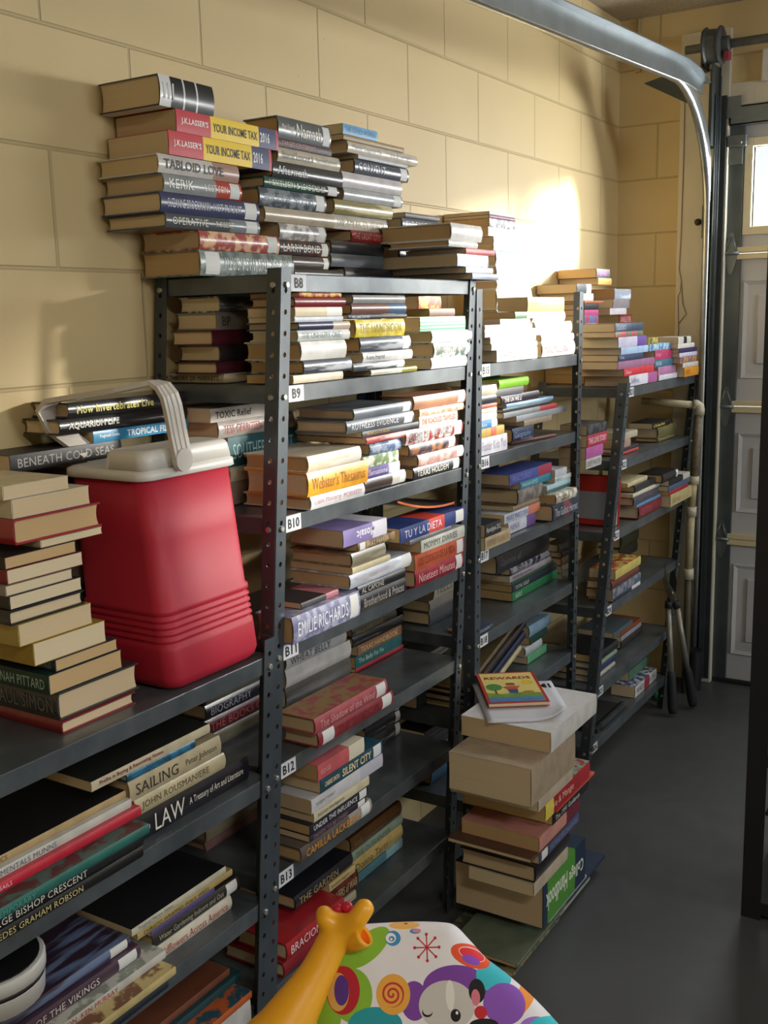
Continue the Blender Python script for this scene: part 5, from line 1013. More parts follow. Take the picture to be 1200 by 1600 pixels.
def torsion():
    root=empty('torsion_shaft',(1.5,2.52,2.41)); tag(root,'galvanised torsion shaft with cable drum above the garage door','door shaft')
    base=Vector(root.location)
    G=plain('galvanised_shaft','#8a8f8e',.4,.7,.25,30); D=plain('cast_drum','#55595a',.5,.5,.2,20)
    bm=bmesh.new(); tube(bm,[(.285,2.52,2.40),(3.2,2.52,2.40)],.0155,16); o=obj('shaft',bm,G,root); o.location=-base
    bm=bmesh.new(); prof=[(.352,.03),(.354,.062),(.362,.066),(.368,.058),(.40,.056),(.41,.066),(.416,.064),(.418,.03),(.44,.028),(.445,.018)]
    rings=[]
    for x,r in prof: rings.append([bm.verts.new((x,2.52+r*math.cos(2*PI*k/28),2.40+r*math.sin(2*PI*k/28))) for k in range(28)])
    for a,b in zip(rings,rings[1:]):
        for k in range(28): f=bm.faces.new((a[k],b[k],b[(k+1)%28],a[(k+1)%28]))
    bm.faces.new(rings[0]); bm.faces.new(rings[-1][::-1]); bmesh.ops.recalc_face_normals(bm,faces=bm.faces)
    o=obj('cable_drum',bm,D,root); o.location=-base
    bm=bmesh.new(); box(bm,(.425,2.495,2.345),(.447,2.53,2.375),0,.004); o=obj('set_screw',bm,plain('red_paint_mark','#7a2430',.5),root); o.location=-base
    bm=bmesh.new(); tube(bm,[(.398,2.578,2.39),(.400,2.592,1.4),(.402,2.592,.05)],.0016,6); o=obj('lift_cable',bm,D,root); o.location=-base
    bm=bmesh.new(); box(bm,(.345,2.50,2.33),(.35,YD-.03,2.45)); box(bm,(.32,YD-.035,2.33),(.35,YD-.031,2.45)); o=obj('bearing_plate',bm,D,root); o.location=-base
torsion()
# conduit stub high on the far wall, white sensor box at right
bm=bmesh.new(); tube(bm,[(.073,YD-.008,2.38),(.073,YD-.008,2.56)],.007,10); box(bm,(.063,YD-.012,2.372),(.083,YD-.001,2.382))
tag(obj('conduit_stub',bm,plain('wall_paint_pipe','#c8b88c',.6)),'thin painted conduit stub high on the wall in the corner','pipe')
root=empty('control_box',(.585,YD-.015,2.33)); tag(root,'small white box on the wall above the garage door','wall box')
obj('housing',boxm((-.05,-.02,-.055),(.05,.013,.055),.006),plain('box_white','#d5d2cc',.5),root); obj('switch',boxm((-.02,-.026,-.045),(.03,-.02,-.012),.003),plain('box_black','#16181c',.5),root)
# ------------------------------------------------------------------ PVC frame
PVC=plain('pvc_pipe','#bdb08a',.5,0,.25,30); PVD=plain('pvc_fitting','#c6bda4',.45,0,.15,20); PVS=plain('dirty_pvc','#8a7c66',.6,0,.5,60)
def pvc():
    root=empty('pvc_pipe_frame',(.40,2.452,0)); base=Vector(root.location); tag(root,'cream plastic pipe frame standing against the end of the leaning rack','pipe frame')
    def add(n,bm,m): o=obj(n,bm,m,root); o.location=-base; return o
    Y=2.44
    a=(.19,Y-.05,1.142); b=(.392,Y,1.127); c=(.383,Y,.86); d=(.377,Y,.742); e=(.372,Y,.50); f=(.371,Y+.0,.37)
    bm=bmesh.new(); tube(bm,[a,b],.0135,14); add('pipe',bm,PVC)
    bm=bmesh.new(); tube(bm,[(.372,Y-.005,1.1285),(.385,Y,1.128),(.394,Y,1.122),(.396,Y,1.108),(.394,Y,1.09)],.019,14); add('elbow',bm,PVD)
    bm=bmesh.new(); tube(bm,[(.394,Y,1.10),c],.0145,14); add('pipe',bm,PVS)
    bm=bmesh.new(); tube(bm,[c,(.382,Y,.83)],.019,14); add('coupling',bm,PVD)
    bm=bmesh.new(); tube(bm,[(.382,Y,.84),d],.0135,14); add('pipe',bm,PVC)
    bm=bmesh.new(); tube(bm,[d,(.376,Y,.705)],.019,14); add('coupling',bm,PVD)
    bm=bmesh.new(); tube(bm,[(.376,Y,.71),e],.0145,14); add('pipe',bm,PVC)
    bm=bmesh.new(); tube(bm,[e,(.372,Y,.46)],.0195,14); add('coupling',bm,PVD)
    bm=bmesh.new(); tube(bm,[(.372,Y,.47),f,(.371,Y,0.0)],.0135,14); add('pipe',bm,plain('dark_pipe','#5a5240',.6))
pvc()
# ------------------------------------------------------------------ loppers
def loppers():
    root=empty('loppers',(.385,2.34,0)); base=Vector(root.location); tag(root,'long-handled loppers leaning upright on the floor beside the leaning rack','garden tool')
    def add(n,bm,m): o=obj(n,bm,m,root); o.location=-base; return o
    AL=plain('pale_handle','#9a968a',.4,.4,.2,20); GR=plain('black_grip','#1a1b1d',.7); BL=plain('worn_blade_steel','#8f8d82',.4,.8,.3,40)
    L0=(.375,2.262,.012); L1=(.337,2.30,.40); R0=(.418,2.375,.012); R1=(.365,2.315,.40)
    def lerp(a,b,t): return tuple(p+(q-p)*t for p,q in zip(a,b))
    for a,b in ((L0,L1),(R0,R1)):
        bm=bmesh.new(); tube(bm,[lerp(a,b,.38),lerp(a,b,1)],.0105,12); add('handle',bm,AL)
        bm=bmesh.new(); tube(bm,[a,lerp(a,b,.05),lerp(a,b,.35),lerp(a,b,.40)],[.014,.018,.0165,.013],12); add('grip',bm,GR)
    bm=bmesh.new(); tube(bm,[L1,(.338,2.302,.425)],.014,10); tube(bm,[R1,(.358,2.312,.425)],.014,10); add('collar',bm,GR)
    bm=bmesh.new()
    def plate(pts,y,t=.005):
        vs=[bm.verts.new((x,y,z)) for x,z in pts]; f=bm.faces.new(vs); r=bmesh.ops.extrude_face_region(bm,geom=[f]); bmesh.ops.translate(bm,vec=(0,t,0),verts=[v for v in r['geom'] if isinstance(v,bmesh.types.BMVert)])
    plate([(.347,.41),(.369,.41),(.356,.46),(.338,.485),(.326,.52),(.322,.553),(.330,.575),(.317,.563),(.309,.53),(.313,.49),(.324,.46),(.336,.44)],2.305)
    bmesh.ops.recalc_face_normals(bm,faces=bm.faces); add('hook_blade',bm,BL)
    bm=bmesh.new(); plate([(.328,.41),(.345,.41),(.358,.455),(.362,.50),(.352,.545),(.342,.53),(.336,.48)],2.312); bmesh.ops.recalc_face_normals(bm,faces=bm.faces); add('cutting_blade',bm,plain('dark_blade','#34342f',.5,.6))
    bm=bmesh.new(); tube(bm,[(.345,2.296,.455),(.345,2.322,.455)],.009,12); add('pivot_bolt',bm,BL)
    root.location=root.location+Vector((.03,-.09,0))
loppers()
# black items in the corner below the pipe
bm=bmesh.new(); bmesh.ops.create_cone(bm,cap_ends=True,segments=24,radius1=.03,radius2=.036,depth=.16,matrix=Matrix.Translation((.385,2.50,.08)))
tag(obj('black_canister',bm,plain('black_plastic','#141517',.5)),'small black canister on the floor in the corner behind the loppers','canister')
bm=bmesh.new(); bmesh.ops.create_uvsphere(bm,u_segments=16,v_segments=10,radius=.02,matrix=Matrix.Translation((.30,2.31,.02)))
tag(obj('green_ball',bm,plain('green_plastic','#1f6a3a',.4)),'small green ball on the floor under the leaning rack','ball')
# ------------------------------------------------------------------ toy
def blob(name,spheres,mat,parent,vox=.004,smooth=8):
    bm=bmesh.new()
    for (c,r) in spheres: bmesh.ops.create_icosphere(bm,subdivisions=3,radius=r,matrix=Matrix.Translation(c))
    o=obj(name,bm,mat,parent); md=o.modifiers.new('r','REMESH'); md.mode='VOXEL'; md.voxel_size=vox; md.use_smooth_shade=True
    s=o.modifiers.new('s','SMOOTH'); s.factor=.6; s.iterations=smooth
    return o
CAM=Vector((1.48823,-1.51186,1.47061))
# local frame of the toy: right, up, toward viewer (vertical plane facing the walkway)
def chain(pts,n=8):
    out=[]
    for (a,ra),(b,rb) in zip(pts,pts[1:]):
        for i in range(n): t=i/n; out.append((tuple(p+(q-p)*t for p,q in zip(a,b)),ra+(rb-ra)*t))
    out.append(pts[-1]); return out
TO=(0.9117, -0.4916, 0.6453)
TOYROT=(Vector((0.84588,0.53338,0)),Vector((-0.28265,0.44825,0.84805)),Vector((0.45233,-0.71734,0.52992)))
TE=[(-0.0897, 0.0604, 0.033, 0.015, '#86b82e', 38), (-0.126, 0.0366, 0.0291, 0.0145, '#86b82e', 50), (-0.1091, 0.0072, 0.0243, 0.0302, '#86b82e', 0), (-0.1381, -0.0113, 0.0159, 0.0266, '#86b82e', 0), (-0.0821, -0.0267, 0.033, 0.0206, '#1f9aa6', 0), (-0.0342, -0.0004, 0.0164, 0.0218, '#7a3f9e', 0), (0.0164, 0.014, 0.0397, 0.0242, '#7a3f9e', 0), (0.0646, 0.0251, 0.0225, 0.0181, '#37bccb', 0), (0.1028, 0.0025, 0.0106, 0.0363, '#f0902a', -42), (0.0746, -0.0064, 0.0259, 0.023, '#8a52b8', 0), (0.1106, -0.0332, 0.0198, 0.0121, '#a070d0', 0), (0.1263, -0.0324, 0.0238, 0.0109, '#2fc0cc', 0), (-0.1204, 0.013, 0.0206, 0.0271, '#b8182a', 0), (-0.1262, 0.0112, 0.0132, 0.0213, '#d8a850', 0), (-0.1222, 0.013, 0.009, 0.0169, '#55308c', 0), (-0.0595, 0.0073, 0.0206, 0.0225, '#e8a840', 0), (0.005, -0.0061, 0.0338, 0.0273, '#c9c4be', 0), (0.0094, 0.0046, 0.0053, 0.0169, '#e4e0da', 0), (0.015, -0.0175, 0.0061, 0.007, '#101010', 0), (0.0167, -0.0147, 0.0016, 0.0019, '#f0f0f0', 0), (-0.0189, -0.0134, 0.0063, 0.0053, '#15110f', 0), (-0.0183, -0.0115, 0.0058, 0.0048, '#c9c4be', 0), (0.042, 0.0087, 0.01, 0.0135, '#121012', 0), (0.0401, 0.0015, 0.0053, 0.0092, '#d87888', 0), (0.0452, -0.0148, 0.0077, 0.0073, '#c8242c', 0), (0.0484, -0.0283, 0.0174, 0.0068, '#121012', 0), (0.0372, 0.0477, 0.0259, 0.0126, '#e6532a', -20), (0.0389, 0.0496, 0.0174, 0.0073, '#f4c8c0', -20), (0.0389, 0.0494, 0.0164, 0.0063, '#e02838', -20), (0.037, 0.0433, 0.0116, 0.0048, '#8a4cc0', -20), (-0.0435, 0.085, 0.019, 0.0048, '#f0b860', 0), (-0.0303, 0.0777, 0.0069, 0.0031, '#4c92c8', 0), (-0.0284, 0.0784, 0.0053, 0.0022, '#e888a0', 0), (-0.0416, 0.0867, 0.0026, 0.001, '#8a5a38', 0), (-0.0582, 0.0701, 0.0095, 0.0087, '#3f8fc4', 0), (-0.0608, 0.0706, 0.0063, 0.0058, '#f0eff2', 0), (-0.0598, 0.0696, 0.0037, 0.0031, '#3f8fc4', 0), (-0.0603, 0.0691, 0.0016, 0.0015, '#f0eff2', 0)]
TS=(-0.0167506989719515, 0.05873050224523792)
TSP=(-0.06083557388119701, 0.0073296785233744974)
TOUT=[(-0.1499, 0.0617), (-0.1459, 0.075), (-0.137, 0.0838), (-0.1216, 0.0865), (-0.0852, 0.0879), (-0.0367, 0.0891), (0.0037, 0.0874), (0.0213, 0.0825), (0.0389, 0.0649), (0.0578, 0.0445), (0.0807, 0.0272), (0.1106, 0.0012), (0.1396, -0.0294), (0.1642, -0.06), (0.172, -0.1014), (0.1513, -0.1608), (0.087, -0.2174), (-0.01, -0.2343), (-0.1055, -0.2134), (-0.1726, -0.154), (-0.1769, -0.0803), (-0.1656, -0.0249), (-0.1563, 0.0251)]
TG={'head': [((-0.1432, 0.1002, 0.03), 0.0111), ((-0.1402, 0.0926, 0.04), 0.0124), ((-0.1258, 0.0835, 0.03), 0.0187), ((-0.1164, 0.0774, 0.03), 0.0203), ((-0.0925, 0.1046, 0.05), 0.0127), ((-0.0997, 0.0945, 0.05), 0.0124), ((-0.1096, 0.0846, 0.04), 0.0155), ((-0.1322, 0.069, 0.03), 0.02), ((-0.1398, 0.0547, 0.03), 0.0203), ((-0.1511, 0.0333, 0.03), 0.0222), ((-0.1627, 0.0151, 0.03), 0.0251), ((-0.1795, -0.0098, 0.03), 0.0306), ((-0.1939, -0.0317, 0.03), 0.0354), ((-0.2148, -0.0558, 0.03), 0.0409)], 'red': [((-0.1257, 0.105, 0.03), 0.0067), ((-0.1142, 0.107, 0.03), 0.0076)], 'ear': ((-0.0947, 0.0734, 0.045), 0.0136)}
def toy():
    X,Y,Zn=TOYROT; O=Vector(TO)
    Mx=Matrix(((X.x,Y.x,Zn.x,O.x),(X.y,Y.y,Zn.y,O.y),(X.z,Y.z,Zn.z,O.z),(0,0,0,1)))
    root=empty('baby_bouncer',(O.x,O.y,0)); tag(root,'yellow giraffe shaped baby bouncer with printed white fabric seat, in the foreground','baby toy')
    inv=Matrix.Translation(-root.location)
    def place(o): o.matrix_local=inv@Mx; return o
    # printed fabric
    m,nt,b=nmat('printed_fabric'); b.inputs['Roughness'].default_value=.8; b.inputs['Sheen Weight'].default_value=.15
    tc=N(nt,'ShaderNodeTexCoord'); sp=N(nt,'ShaderNodeSeparateXYZ'); nt.links.new(tc.outputs['Object'],sp.inputs[0]); U,V=sp.outputs[0],sp.outputs[1]
    cur=lin('#e6e3e6')
    def mix(f,col):
        nonlocal cur
        x=N(nt,'ShaderNodeMix',data_type='RGBA'); nt.links.new(f,x.inputs[0])
        if isinstance(cur,tuple): x.inputs[6].default_value=cur
        else: nt.links.new(cur,x.inputs[6])
        x.inputs[7].default_value=lin(col); cur=x.outputs[2]
    def ellf(cx,cy,rx,ry,rot=0):
        du=math_(nt,'SUBTRACT',U,cx); dv=math_(nt,'SUBTRACT',V,cy)
        if rot:
            c,s=math.cos(math.radians(-rot)),math.sin(math.radians(-rot))
            a=math_(nt,'ADD',math_(nt,'MULTIPLY',du,c),math_(nt,'MULTIPLY',dv,-s)); bb=math_(nt,'ADD',math_(nt,'MULTIPLY',du,s),math_(nt,'MULTIPLY',dv,c))
        else: a,bb=du,dv
        a=math_(nt,'DIVIDE',a,rx); bb=math_(nt,'DIVIDE',bb,ry)
        return math_(nt,'ADD',math_(nt,'MULTIPLY',a,a),math_(nt,'MULTIPLY',bb,bb))
    for cx,cy,rx,ry,col,rot in TE: mix(math_(nt,'LESS_THAN',ellf(cx,cy,rx,ry,rot),1.0),col)
    # spiral
    du=math_(nt,'SUBTRACT',U,TSP[0]); dv=math_(nt,'SUBTRACT',V,TSP[1]); r=math_(nt,'SQRT',math_(nt,'ADD',math_(nt,'MULTIPLY',du,du),math_(nt,'MULTIPLY',dv,dv))); an=math_(nt,'DIVIDE',math_(nt,'ARCTAN2',dv,du),2*PI)
    fr=math_(nt,'FRACT',math_(nt,'ADD',math_(nt,'DIVIDE',r,.0062),an)); mix(math_(nt,'MULTIPLY',math_(nt,'LESS_THAN',fr,.42),math_(nt,'LESS_THAN',r,.0145)),'#c83030')
    # red star burst with eight arms and dots
    du=math_(nt,'SUBTRACT',U,TS[0]); dv=math_(nt,'SUBTRACT',V,TS[1]); r=math_(nt,'SQRT',math_(nt,'ADD',math_(nt,'MULTIPLY',du,du),math_(nt,'MULTIPLY',dv,dv)))
    an=math_(nt,'PINGPONG',math_(nt,'ADD',math_(nt,'ARCTAN2',dv,du),2*PI),PI/8); per=math_(nt,'MULTIPLY',r,math_(nt,'SINE',an))
    al=math_(nt,'MULTIPLY',r,math_(nt,'COSINE',an)); dd=math_(nt,'SUBTRACT',al,.0150); d2=math_(nt,'ADD',math_(nt,'MULTIPLY',dd,dd),math_(nt,'MULTIPLY',per,per))
    mix(math_(nt,'MAXIMUM',math_(nt,'MULTIPLY',math_(nt,'LESS_THAN',per,.0008),math_(nt,'LESS_THAN',r,.0145)),math_(nt,'LESS_THAN',d2,.0019**2)),'#c0202e')
    nt.links.new(cur,b.inputs['Base Color'])
    nz=N(nt,'ShaderNodeTexNoise'); nz.inputs['Scale'].default_value=9; nt.links.new(tc.outputs['Object'],nz.inputs['Vector']); bp=N(nt,'ShaderNodeBump'); bp.inputs['Strength'].default_value=.5; bp.inputs['Distance'].default_value=.01; nt.links.new(nz.outputs['Fac'],bp.inputs['Height']); nt.links.new(bp.outputs[0],b.inputs['Normal'])
    # pillow: rings scaled from the outline
    pts=[Vector((a,b_,0)) for a,b_ in TOUT]; dense=[]
    for i in range(len(pts)):
        p0,p1,p2,p3=pts[i-1],pts[i],pts[(i+1)%len(pts)],pts[(i+2)%len(pts)]
        for k in range(4):
            t=k/4; dense.append(.5*((2*p1)+(-p0+p2)*t+(2*p0-5*p1+4*p2-p3)*t*t+(-p0+3*p1-3*p2+p3)*t**3))
    cen=sum(dense,Vector())/len(dense)
    bm=bmesh.new(); R=[]
    for s,h in [(.02,.0),(.2,0),(.4,0),(.6,0),(.78,0),(.9,0),(.96,0),(.99,0),(1,0)]:
        z=.028*(1-s**6)**.5 -.0; R.append([bm.verts.new(cen+(p-cen)*s+Vector((0,0,z))) for p in dense])
    for s in (.99,.9,.6,.1):
        R.append([bm.verts.new(cen+(p-cen)*s+Vector((0,0,-.03*(1-s**6)**.5))) for p in dense])
    n=len(dense)
    for a,b_ in zip(R,R[1:]):
        for k in range(n): f=bm.faces.new((a[k],b_[k],b_[(k+1)%n],a[(k+1)%n])); f.smooth=True
    bm.faces.new(R[0]); bm.faces.new(R[-1][::-1]); bmesh.ops.recalc_face_normals(bm,faces=bm.faces)
    place(obj('seat_fabric',bm,m,root))
    YE=plain('yellow_toy_plastic','#f0ab1e',.42,coat=.1); 
    hd=TG['head']; sph=[]
    def seg(i,j,n=6):
        (a,ra),(c,rc)=hd[i],hd[j]
        for k in range(n+1): t=k/n; sph.append((tuple(p+(q-p)*t for p,q in zip(a,c)),ra+(rc-ra)*t))
    seg(0,1);seg(1,2);seg(2,3);seg(4,5);seg(5,6);seg(6,2);seg(3,7);
    for i in range(7,13): seg(i,i+1,8)
    place(blob('giraffe_head',sph,YE,root,.0035,6))
    for (c,r) in TG['red']:
        bm=bmesh.new(); bmesh.ops.create_uvsphere(bm,u_segments=20,v_segments=12,radius=r,matrix=Matrix.Translation(c))
        for f in bm.faces: f.smooth=True
        place(obj('red_bead',bm,plain('red_toy_bead','#c01c3c',.35),root))
    (c,r)=TG['ear']; bm=bmesh.new(); R=[]
    ax=Vector((.75,.45,.48)).normalized(); e1=ax.orthogonal().normalized(); e2=ax.cross(e1); c=Vector(c)
    prof=[(-.03,.45),(-.015,.85),(-.002,.98),(.004,.93),(.0,.86),(-.012,.72),(-.022,.4)]
    for z,q in prof: R.append([bm.verts.new(c+ax*z+(e1*math.cos(2*PI*k/28)+e2*math.sin(2*PI*k/28))*r*q) for k in range(28)])
    for i,(a,b_) in enumerate(zip(R,R[1:])):
        for k in range(28): f=bm.faces.new((a[k],a[(k+1)%28],b_[(k+1)%28],b_[k])); f.smooth=True; f.material_index=1 if i>3 else 0
    f=bm.faces.new(R[-1]); f.material_index=1; bm.faces.new(R[0][::-1])
    place(obj('ear',bm,[YE,plain('orange_ear_inside','#e8780f',.5)],root))
    # frame that carries the seat on the floor
    WF=plain('frame_tube_white','#c8c8cc',.4)
    for dx,dy in ((-.16,-.10),(.16,-.10),(-.16,.14),(.16,.14)):
        v=X*dx+Vector((-X.y,X.x,0))*dy
        bm=bmesh.new(); tube(bm,[v*1.15+Vector((0,0,.012)),v*.6+Vector((0,0,O.z-.30)),v*.35+Vector((0,0,O.z-.13))],.012,10); obj('leg',bm,WF,root)
    bm=bmesh.new(); tube(bm,[(Vector((math.cos(a),math.sin(a),0))*.22+Vector((0,0,.013))) for a in [2*PI*k/32 for k in range(33)]],.013,8,caps=False); obj('base_ring',bm,WF,root)
toy()

# ------------------------------------------------------------------ small things
root=empty('eyeglass_case',(.262,.89,1.1275)); tag(root,'flat black case lying on shelf B16 in front of the books','case')
bm=bmesh.new()
for i in range(1): bmesh.ops.create_uvsphere(bm,u_segments=24,v_segments=10,radius=1,matrix=Matrix.Diagonal((.038,.08,.010,1)))
bmesh.ops.translate(bm,vec=(0,0,.0105),verts=bm.verts)
obj('shell',bm,plain('black_case','#191a1e',.4,coat=.3),root)
bm=bmesh.new(); tube(bm,[(.27,1.07,1.132),(.30,1.30,1.132)],.0045,6); tag(obj('pencil',bm,plain('reddish_wood','#6a3a2c',.6)),'reddish brown pencil lying on shelf B16','pencil')
# round white tub on the left
root=empty('round_tub',(.250,-.655,.5165)); tag(root,'round white tub with dark band on the plum books, left edge','tub')
def lathe(prof,seg=32):
    bm=bmesh.new(); R=[[bm.verts.new((r*math.cos(2*PI*k/seg),r*math.sin(2*PI*k/seg),z)) for k in range(seg)] for r,z in prof]
    for a,b in zip(R,R[1:]):
        for k in range(seg): f=bm.faces.new((a[k],a[(k+1)%seg],b[(k+1)%seg],b[k])); f.smooth=True
    bm.faces.new(R[0][::-1]); bm.faces.new(R[-1]); return bm
obj('tub_body',lathe([(.072,0),(.078,.004),(.08,.03),(.08,.032)]),plain('tub_white','#d6d6d2',.35),root); obj('dark_band',lathe([(.079,.032),(.0805,.0325),(.0805,.038),(.079,.0385)]),plain('band_plum','#251c24',.5),root); obj('tub_lid',lathe([(.08,.0385),(.082,.04),(.082,.056),(.079,.06)]),plain('tub_white','#d6d6d2',.35),root); obj('lid_disc',lathe([(.074,.0602),(.074,.062)]),plain('lid_black','#17181a',.4),root)
# red plastic binder leaning on shelf B23
def binder():
    root=empty('red_binder',(.20,1.76,.7835)); tag(root,'red plastic binder leaning upright on shelf B23','binder')
    R=plain('red_binder_plastic','#b3261e',.4,coat=.2); 
    bm=bmesh.new(); box(bm,(-.10,-.022,0),(.125,-.017,.165),0,.002); box(bm,(-.10,.017,0),(.125,.022,.165),0,.002); box(bm,(-.10,-.022,.160),(.125,.022,.165),0,.002)
    o=obj('shell',bm,R,root); obj('papers',boxm((-.095,-.015,.004),(.12,.015,.155),.001),page_mat(1,'p'),root)
    obj('clear_pocket',boxm((-.06,-.0235,.02),(.11,-.0225,.11)),plain('grey_pocket','#8f9299',.3),root)
    root.rotation_euler=(-.12,0,0)
binder()
# coil spring-bound notebook on B26
root=empty('spiral_notebook',(.335,1.60,.1245)); tag(root,'black coil bound notebook on shelf B26, left end','notebook')
obj('pages',boxm((-.19,0,0),(-.006,.26,.014),.001),plain('dark_page','#2c2b2a',.7),root)
bm=bmesh.new(); pts=[]
for i in range(26*10): a=2*PI*i/10; pts.append((-.008+.014*math.cos(a),.012+.236*i/260,.0155+.014*math.sin(a)))
tube(bm,pts,.0014,5); obj('coil',bm,plain('dark_wire','#55575a',.4,.7),root)
# paper sheet and picture book on top of the floor stack
FT=max((r[1][2]+r[5] for r in BOOKS if STACKS[r[0]][0]=='floor stack'))+.0008
def flat_item(name,cx,cy,z,ang,w,h,t): return empty(name,(cx,cy,z),(0,0,ang))
A_=math.radians(35)
# loose printed booklet
root=flat_item('booklet',.47,.70,FT,A_,.2,.26,.004); tag(root,'white printed city booklet with curled corner under the picture book, floor stack','booklet')
bm=bmesh.new(); nx,ny=12,14; vs=[]
for j in range(ny+1):
    row=[]
    for i in range(nx+1):
        x=-.10+.20*i/nx; y=-.13+.26*j/ny; q=max(0,(x/.10+(-y)/.13)-1.0); row.append(bm.verts.new((x-.02*q*q,y+.02*q*q,.0035+.022*q*q)))
    vs.append(row)
for j in range(ny):
    for i in range(nx): f=bm.faces.new((vs[j][i],vs[j][i+1],vs[j+1][i+1],vs[j+1][i])); f.smooth=True
o=obj('paper_cover',bm,plain('booklet_white','#d4d6dc',.45),root); md=o.modifiers.new('s','SOLIDIFY'); md.thickness=.0028; md.offset=-1
bm=bmesh.new(); put_text(bm,'MIAMI',lambda a,b:(a,b,.0040),(-.02,.092,.095),.030,True); obj('title_lettering',bm,plain('ink_maroon_navy','#2c2440',.5),root)
# children's picture book REWARDS
zr=FT+.0068
root=flat_item('picture_book',.425,.742,zr,A_,.147,.217,.010); tag(root,'red bordered yellow picture book titled REWARDS on top of the floor stack','book')
obj('cover',boxm((-.0735,-.1085,.0085),(.0735,.1085,.0098),.0003),plain('picture_red','#b8301c',.4),root)
obj('back_cover',boxm((-.0735,-.1085,0),(.0735,.1085,.0011),.0003),plain('picture_red','#b8301c',.4),root)
obj('page_block',boxm((-.0715,-.107,.0012),(.0725,.107,.0084)),page_mat(1,'p'),root)
zz=.0100
def decal(name,pts,z,m):
    bm=bmesh.new(); bm.faces.new([bm.verts.new((x,y,z)) for x,y in pts]); return obj(name,bm,m,root)
def disc(cx,cy,rx,ry,n=20): return [(cx+rx*math.cos(2*PI*k/n),cy+ry*math.sin(2*PI*k/n)) for k in range(n)]
decal('cover_picture',[(-.066,-.070),(.066,-.070),(.066,.101),(-.066,.101)],zz,plain('picture_yellow','#e2cf78',.5))
decal('blue_band',[(-.066,-.101),(.066,-.101),(.066,-.070),(-.066,-.070)],zz,plain('picture_blue','#4f86b8',.5,0,.25,60))
decal('green_ground',[(-.066,-.070),(.066,-.070),(.066,-.046),(.02,-.040),(-.03,-.048),(-.066,-.038)],zz+.0002,plain('picture_green','#7aa03c',.5,0,.25,60))
decal('tree',disc(-.043,.0,.020,.024),zz+.0004,plain('picture_leaf','#4f9440',.5,0,.2,80)); decal('tree_trunk',[(-.046,-.045),(-.040,-.045),(-.041,-.02),(-.045,-.02)],zz+.0005,plain('picture_brown','#7a4a26',.5))
decal('sun',disc(.044,.028,.014,.014),zz+.0004,plain('picture_sun','#e8c21c',.5))
decal('child_head',disc(.0,.012,.012,.012),zz+.0006,plain('picture_skin','#c98a5a',.5)); decal('child_hair',disc(.0,.020,.012,.007),zz+.0007,plain('picture_brown','#7a4a26',.5)); decal('child_shirt',[(-.024,.0),(.022,.004),(.010,-.020),(-.010,-.020)],zz+.0005,plain('picture_shirt','#c8582c',.5)); decal('child_trousers',[(-.013,-.018),(.013,-.018),(.010,-.044),(-.010,-.044)],zz+.0006,plain('picture_denim','#2c4c80',.5))
decal('dog',disc(.036,-.038,.014,.007),zz+.0006,plain('picture_dog','#c07a34',.5))
bm=bmesh.new(); put_text(bm,'REWARDS',lambda a,b:(a,b,zz+.0006),(-.058,.058,.064),.019,True,center=True); obj('title_lettering',bm,plain('ink_red_title','#a82a1c',.5),root)
# bent magazine sagging above the blue diet book
root=empty('magazine',(.20,.43,1.022)); tag(root,'orange edged glossy magazine sagging across the books at the right of shelf B11','magazine','books on shelf B11')
bm=bmesh.new(); R=[]
for i in range(19):
    t=i/18; y=.0+.26*t; z=.006+.045*(1-t)**2+.002*t
    R.append([bm.verts.new((x,y,z+dz)) for x,dz in ((-.12,0),(.10,0),(.10,.005),(-.12,.005))])
for a,b in zip(R,R[1:]):
    for k in range(4): f=bm.faces.new((a[k],a[(k+1)%4],b[(k+1)%4],b[k])); f.smooth=False; f.material_index=1 if k==1 else 0
bm.faces.new(R[0][::-1]); bm.faces.new(R[-1])
obj('cover',bm,[plain('dark_magazine','#2a2c34',.25,coat=.4,h2='#3a3440'),plain('orange_edge','#c0602c',.4)],root)
# blue stickers on the thick white book
r=[q for q in BOOKS if STACKS[q[0]][0]=='floor stack'][-1]

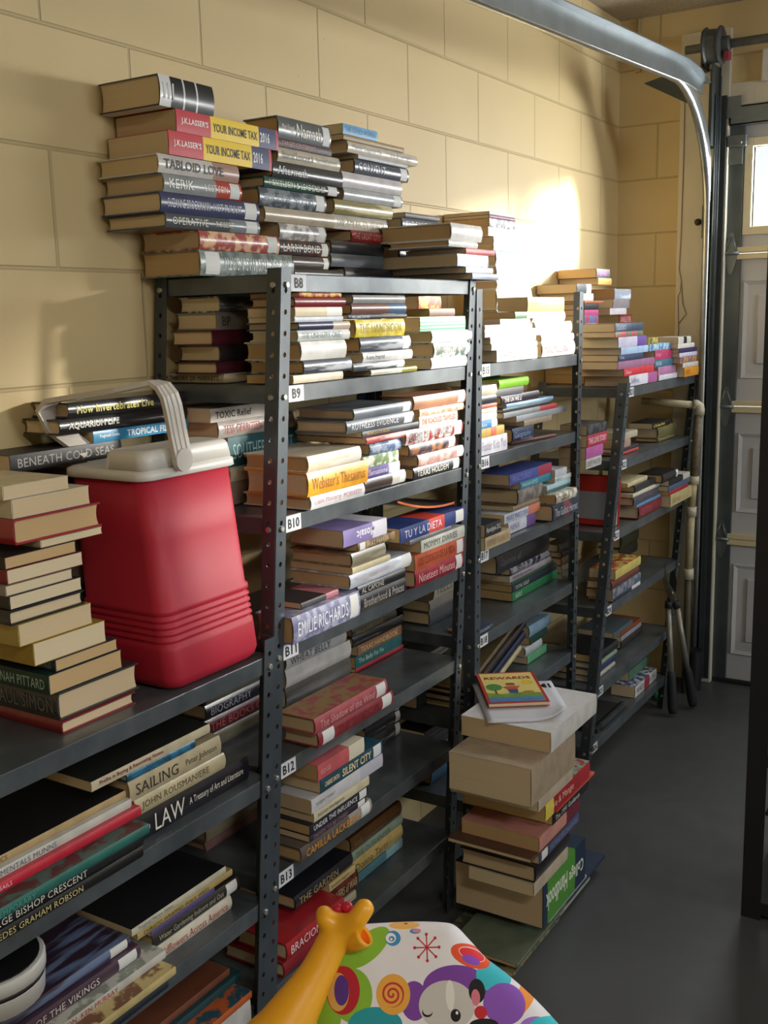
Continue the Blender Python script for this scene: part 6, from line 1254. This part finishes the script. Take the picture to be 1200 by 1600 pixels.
# ------------------------------------------------------------------ lights
w=bpy.data.worlds.new('World'); SC.world=w; w.use_nodes=True; bg=w.node_tree.nodes['Background']
sk=w.node_tree.nodes.new('ShaderNodeTexSky'); sk.sky_type='HOSEK_WILKIE'; sk.sun_direction=(.62,.73,.3); sk.turbidity=3
w.node_tree.links.new(sk.outputs[0],bg.inputs['Color']); bg.inputs['Strength'].default_value=WORLD
def light(name,typ,loc,rot=(0,0,0),**k):
    l=bpy.data.lights.new(name,typ)
    for a,v in k.items(): setattr(l,a,v)
    o=bpy.data.objects.new(name,l); COL.objects.link(o); o.location=loc; o.rotation_euler=rot; return o
def aim(o,d): o.rotation_euler=Vector(d).to_track_quat('-Z','Y').to_euler()
s=light('sun','SUN',(3,5,4),energy=SUN,angle=math.radians(SUNANG),color=(1,.95,.86)); aim(s,SUND)
# daylight through the garage door windows
for i,(x0,x1) in enumerate(WIN):
    o=light('window_daylight','AREA',((x0+x1)/2,YD+.05,1.92),shape='RECTANGLE',size=x1-x0,size_y=.28,energy=WINE,color=(.92,.96,1)); aim(o,(-.35,-1,-.22))
# soft fill added just inside the right wall, which has no window
o=light('side_fill','AREA',(XR-.02,.2,1.75),shape='RECTANGLE',size=1.6,size_y=1.0,energy=SIDE,color=(.85,.92,1)); aim(o,(-1,-.05,-.1))
# weak ambient fill added under the ceiling behind the camera, no fixture modelled
o=light('ceiling_fill','AREA',(2.6,-1.6,ZC-.03),shape='RECTANGLE',size=1.2,size_y=.3,energy=CEIL,color=(1,.93,.82)); aim(o,(0,0,-1))
# ------------------------------------------------------------------ camera
f=1648.; rx,ry,rz=.181087,-.0241693,.5625886
cx,sx=math.cos(rx),math.sin(rx); cz,sz=math.cos(rz),math.sin(rz)
fw=Vector((-sz*cx,cz*cx,-sx)); r0=Vector((cz,sz,0)); u0=r0.cross(fw)
rr=math.cos(ry)*r0+math.sin(ry)*u0; uu=-math.sin(ry)*r0+math.cos(ry)*u0
cd=bpy.data.cameras.new('camera'); cam=bpy.data.objects.new('camera',cd); COL.objects.link(cam); SC.camera=cam
cd.sensor_fit='VERTICAL'; cd.sensor_height=36; cd.lens=36*f/1600; cd.clip_start=.02
M=Matrix((( rr.x,uu.x,-fw.x,CAM.x),(rr.y,uu.y,-fw.y,CAM.y),(rr.z,uu.z,-fw.z,CAM.z),(0,0,0,1))); cam.matrix_world=M
vs=SC.view_settings; vs.view_transform='Standard'; vs.look='None'; vs.gamma=1; vs.use_curve_mapping=False; vs.exposure=EXPO
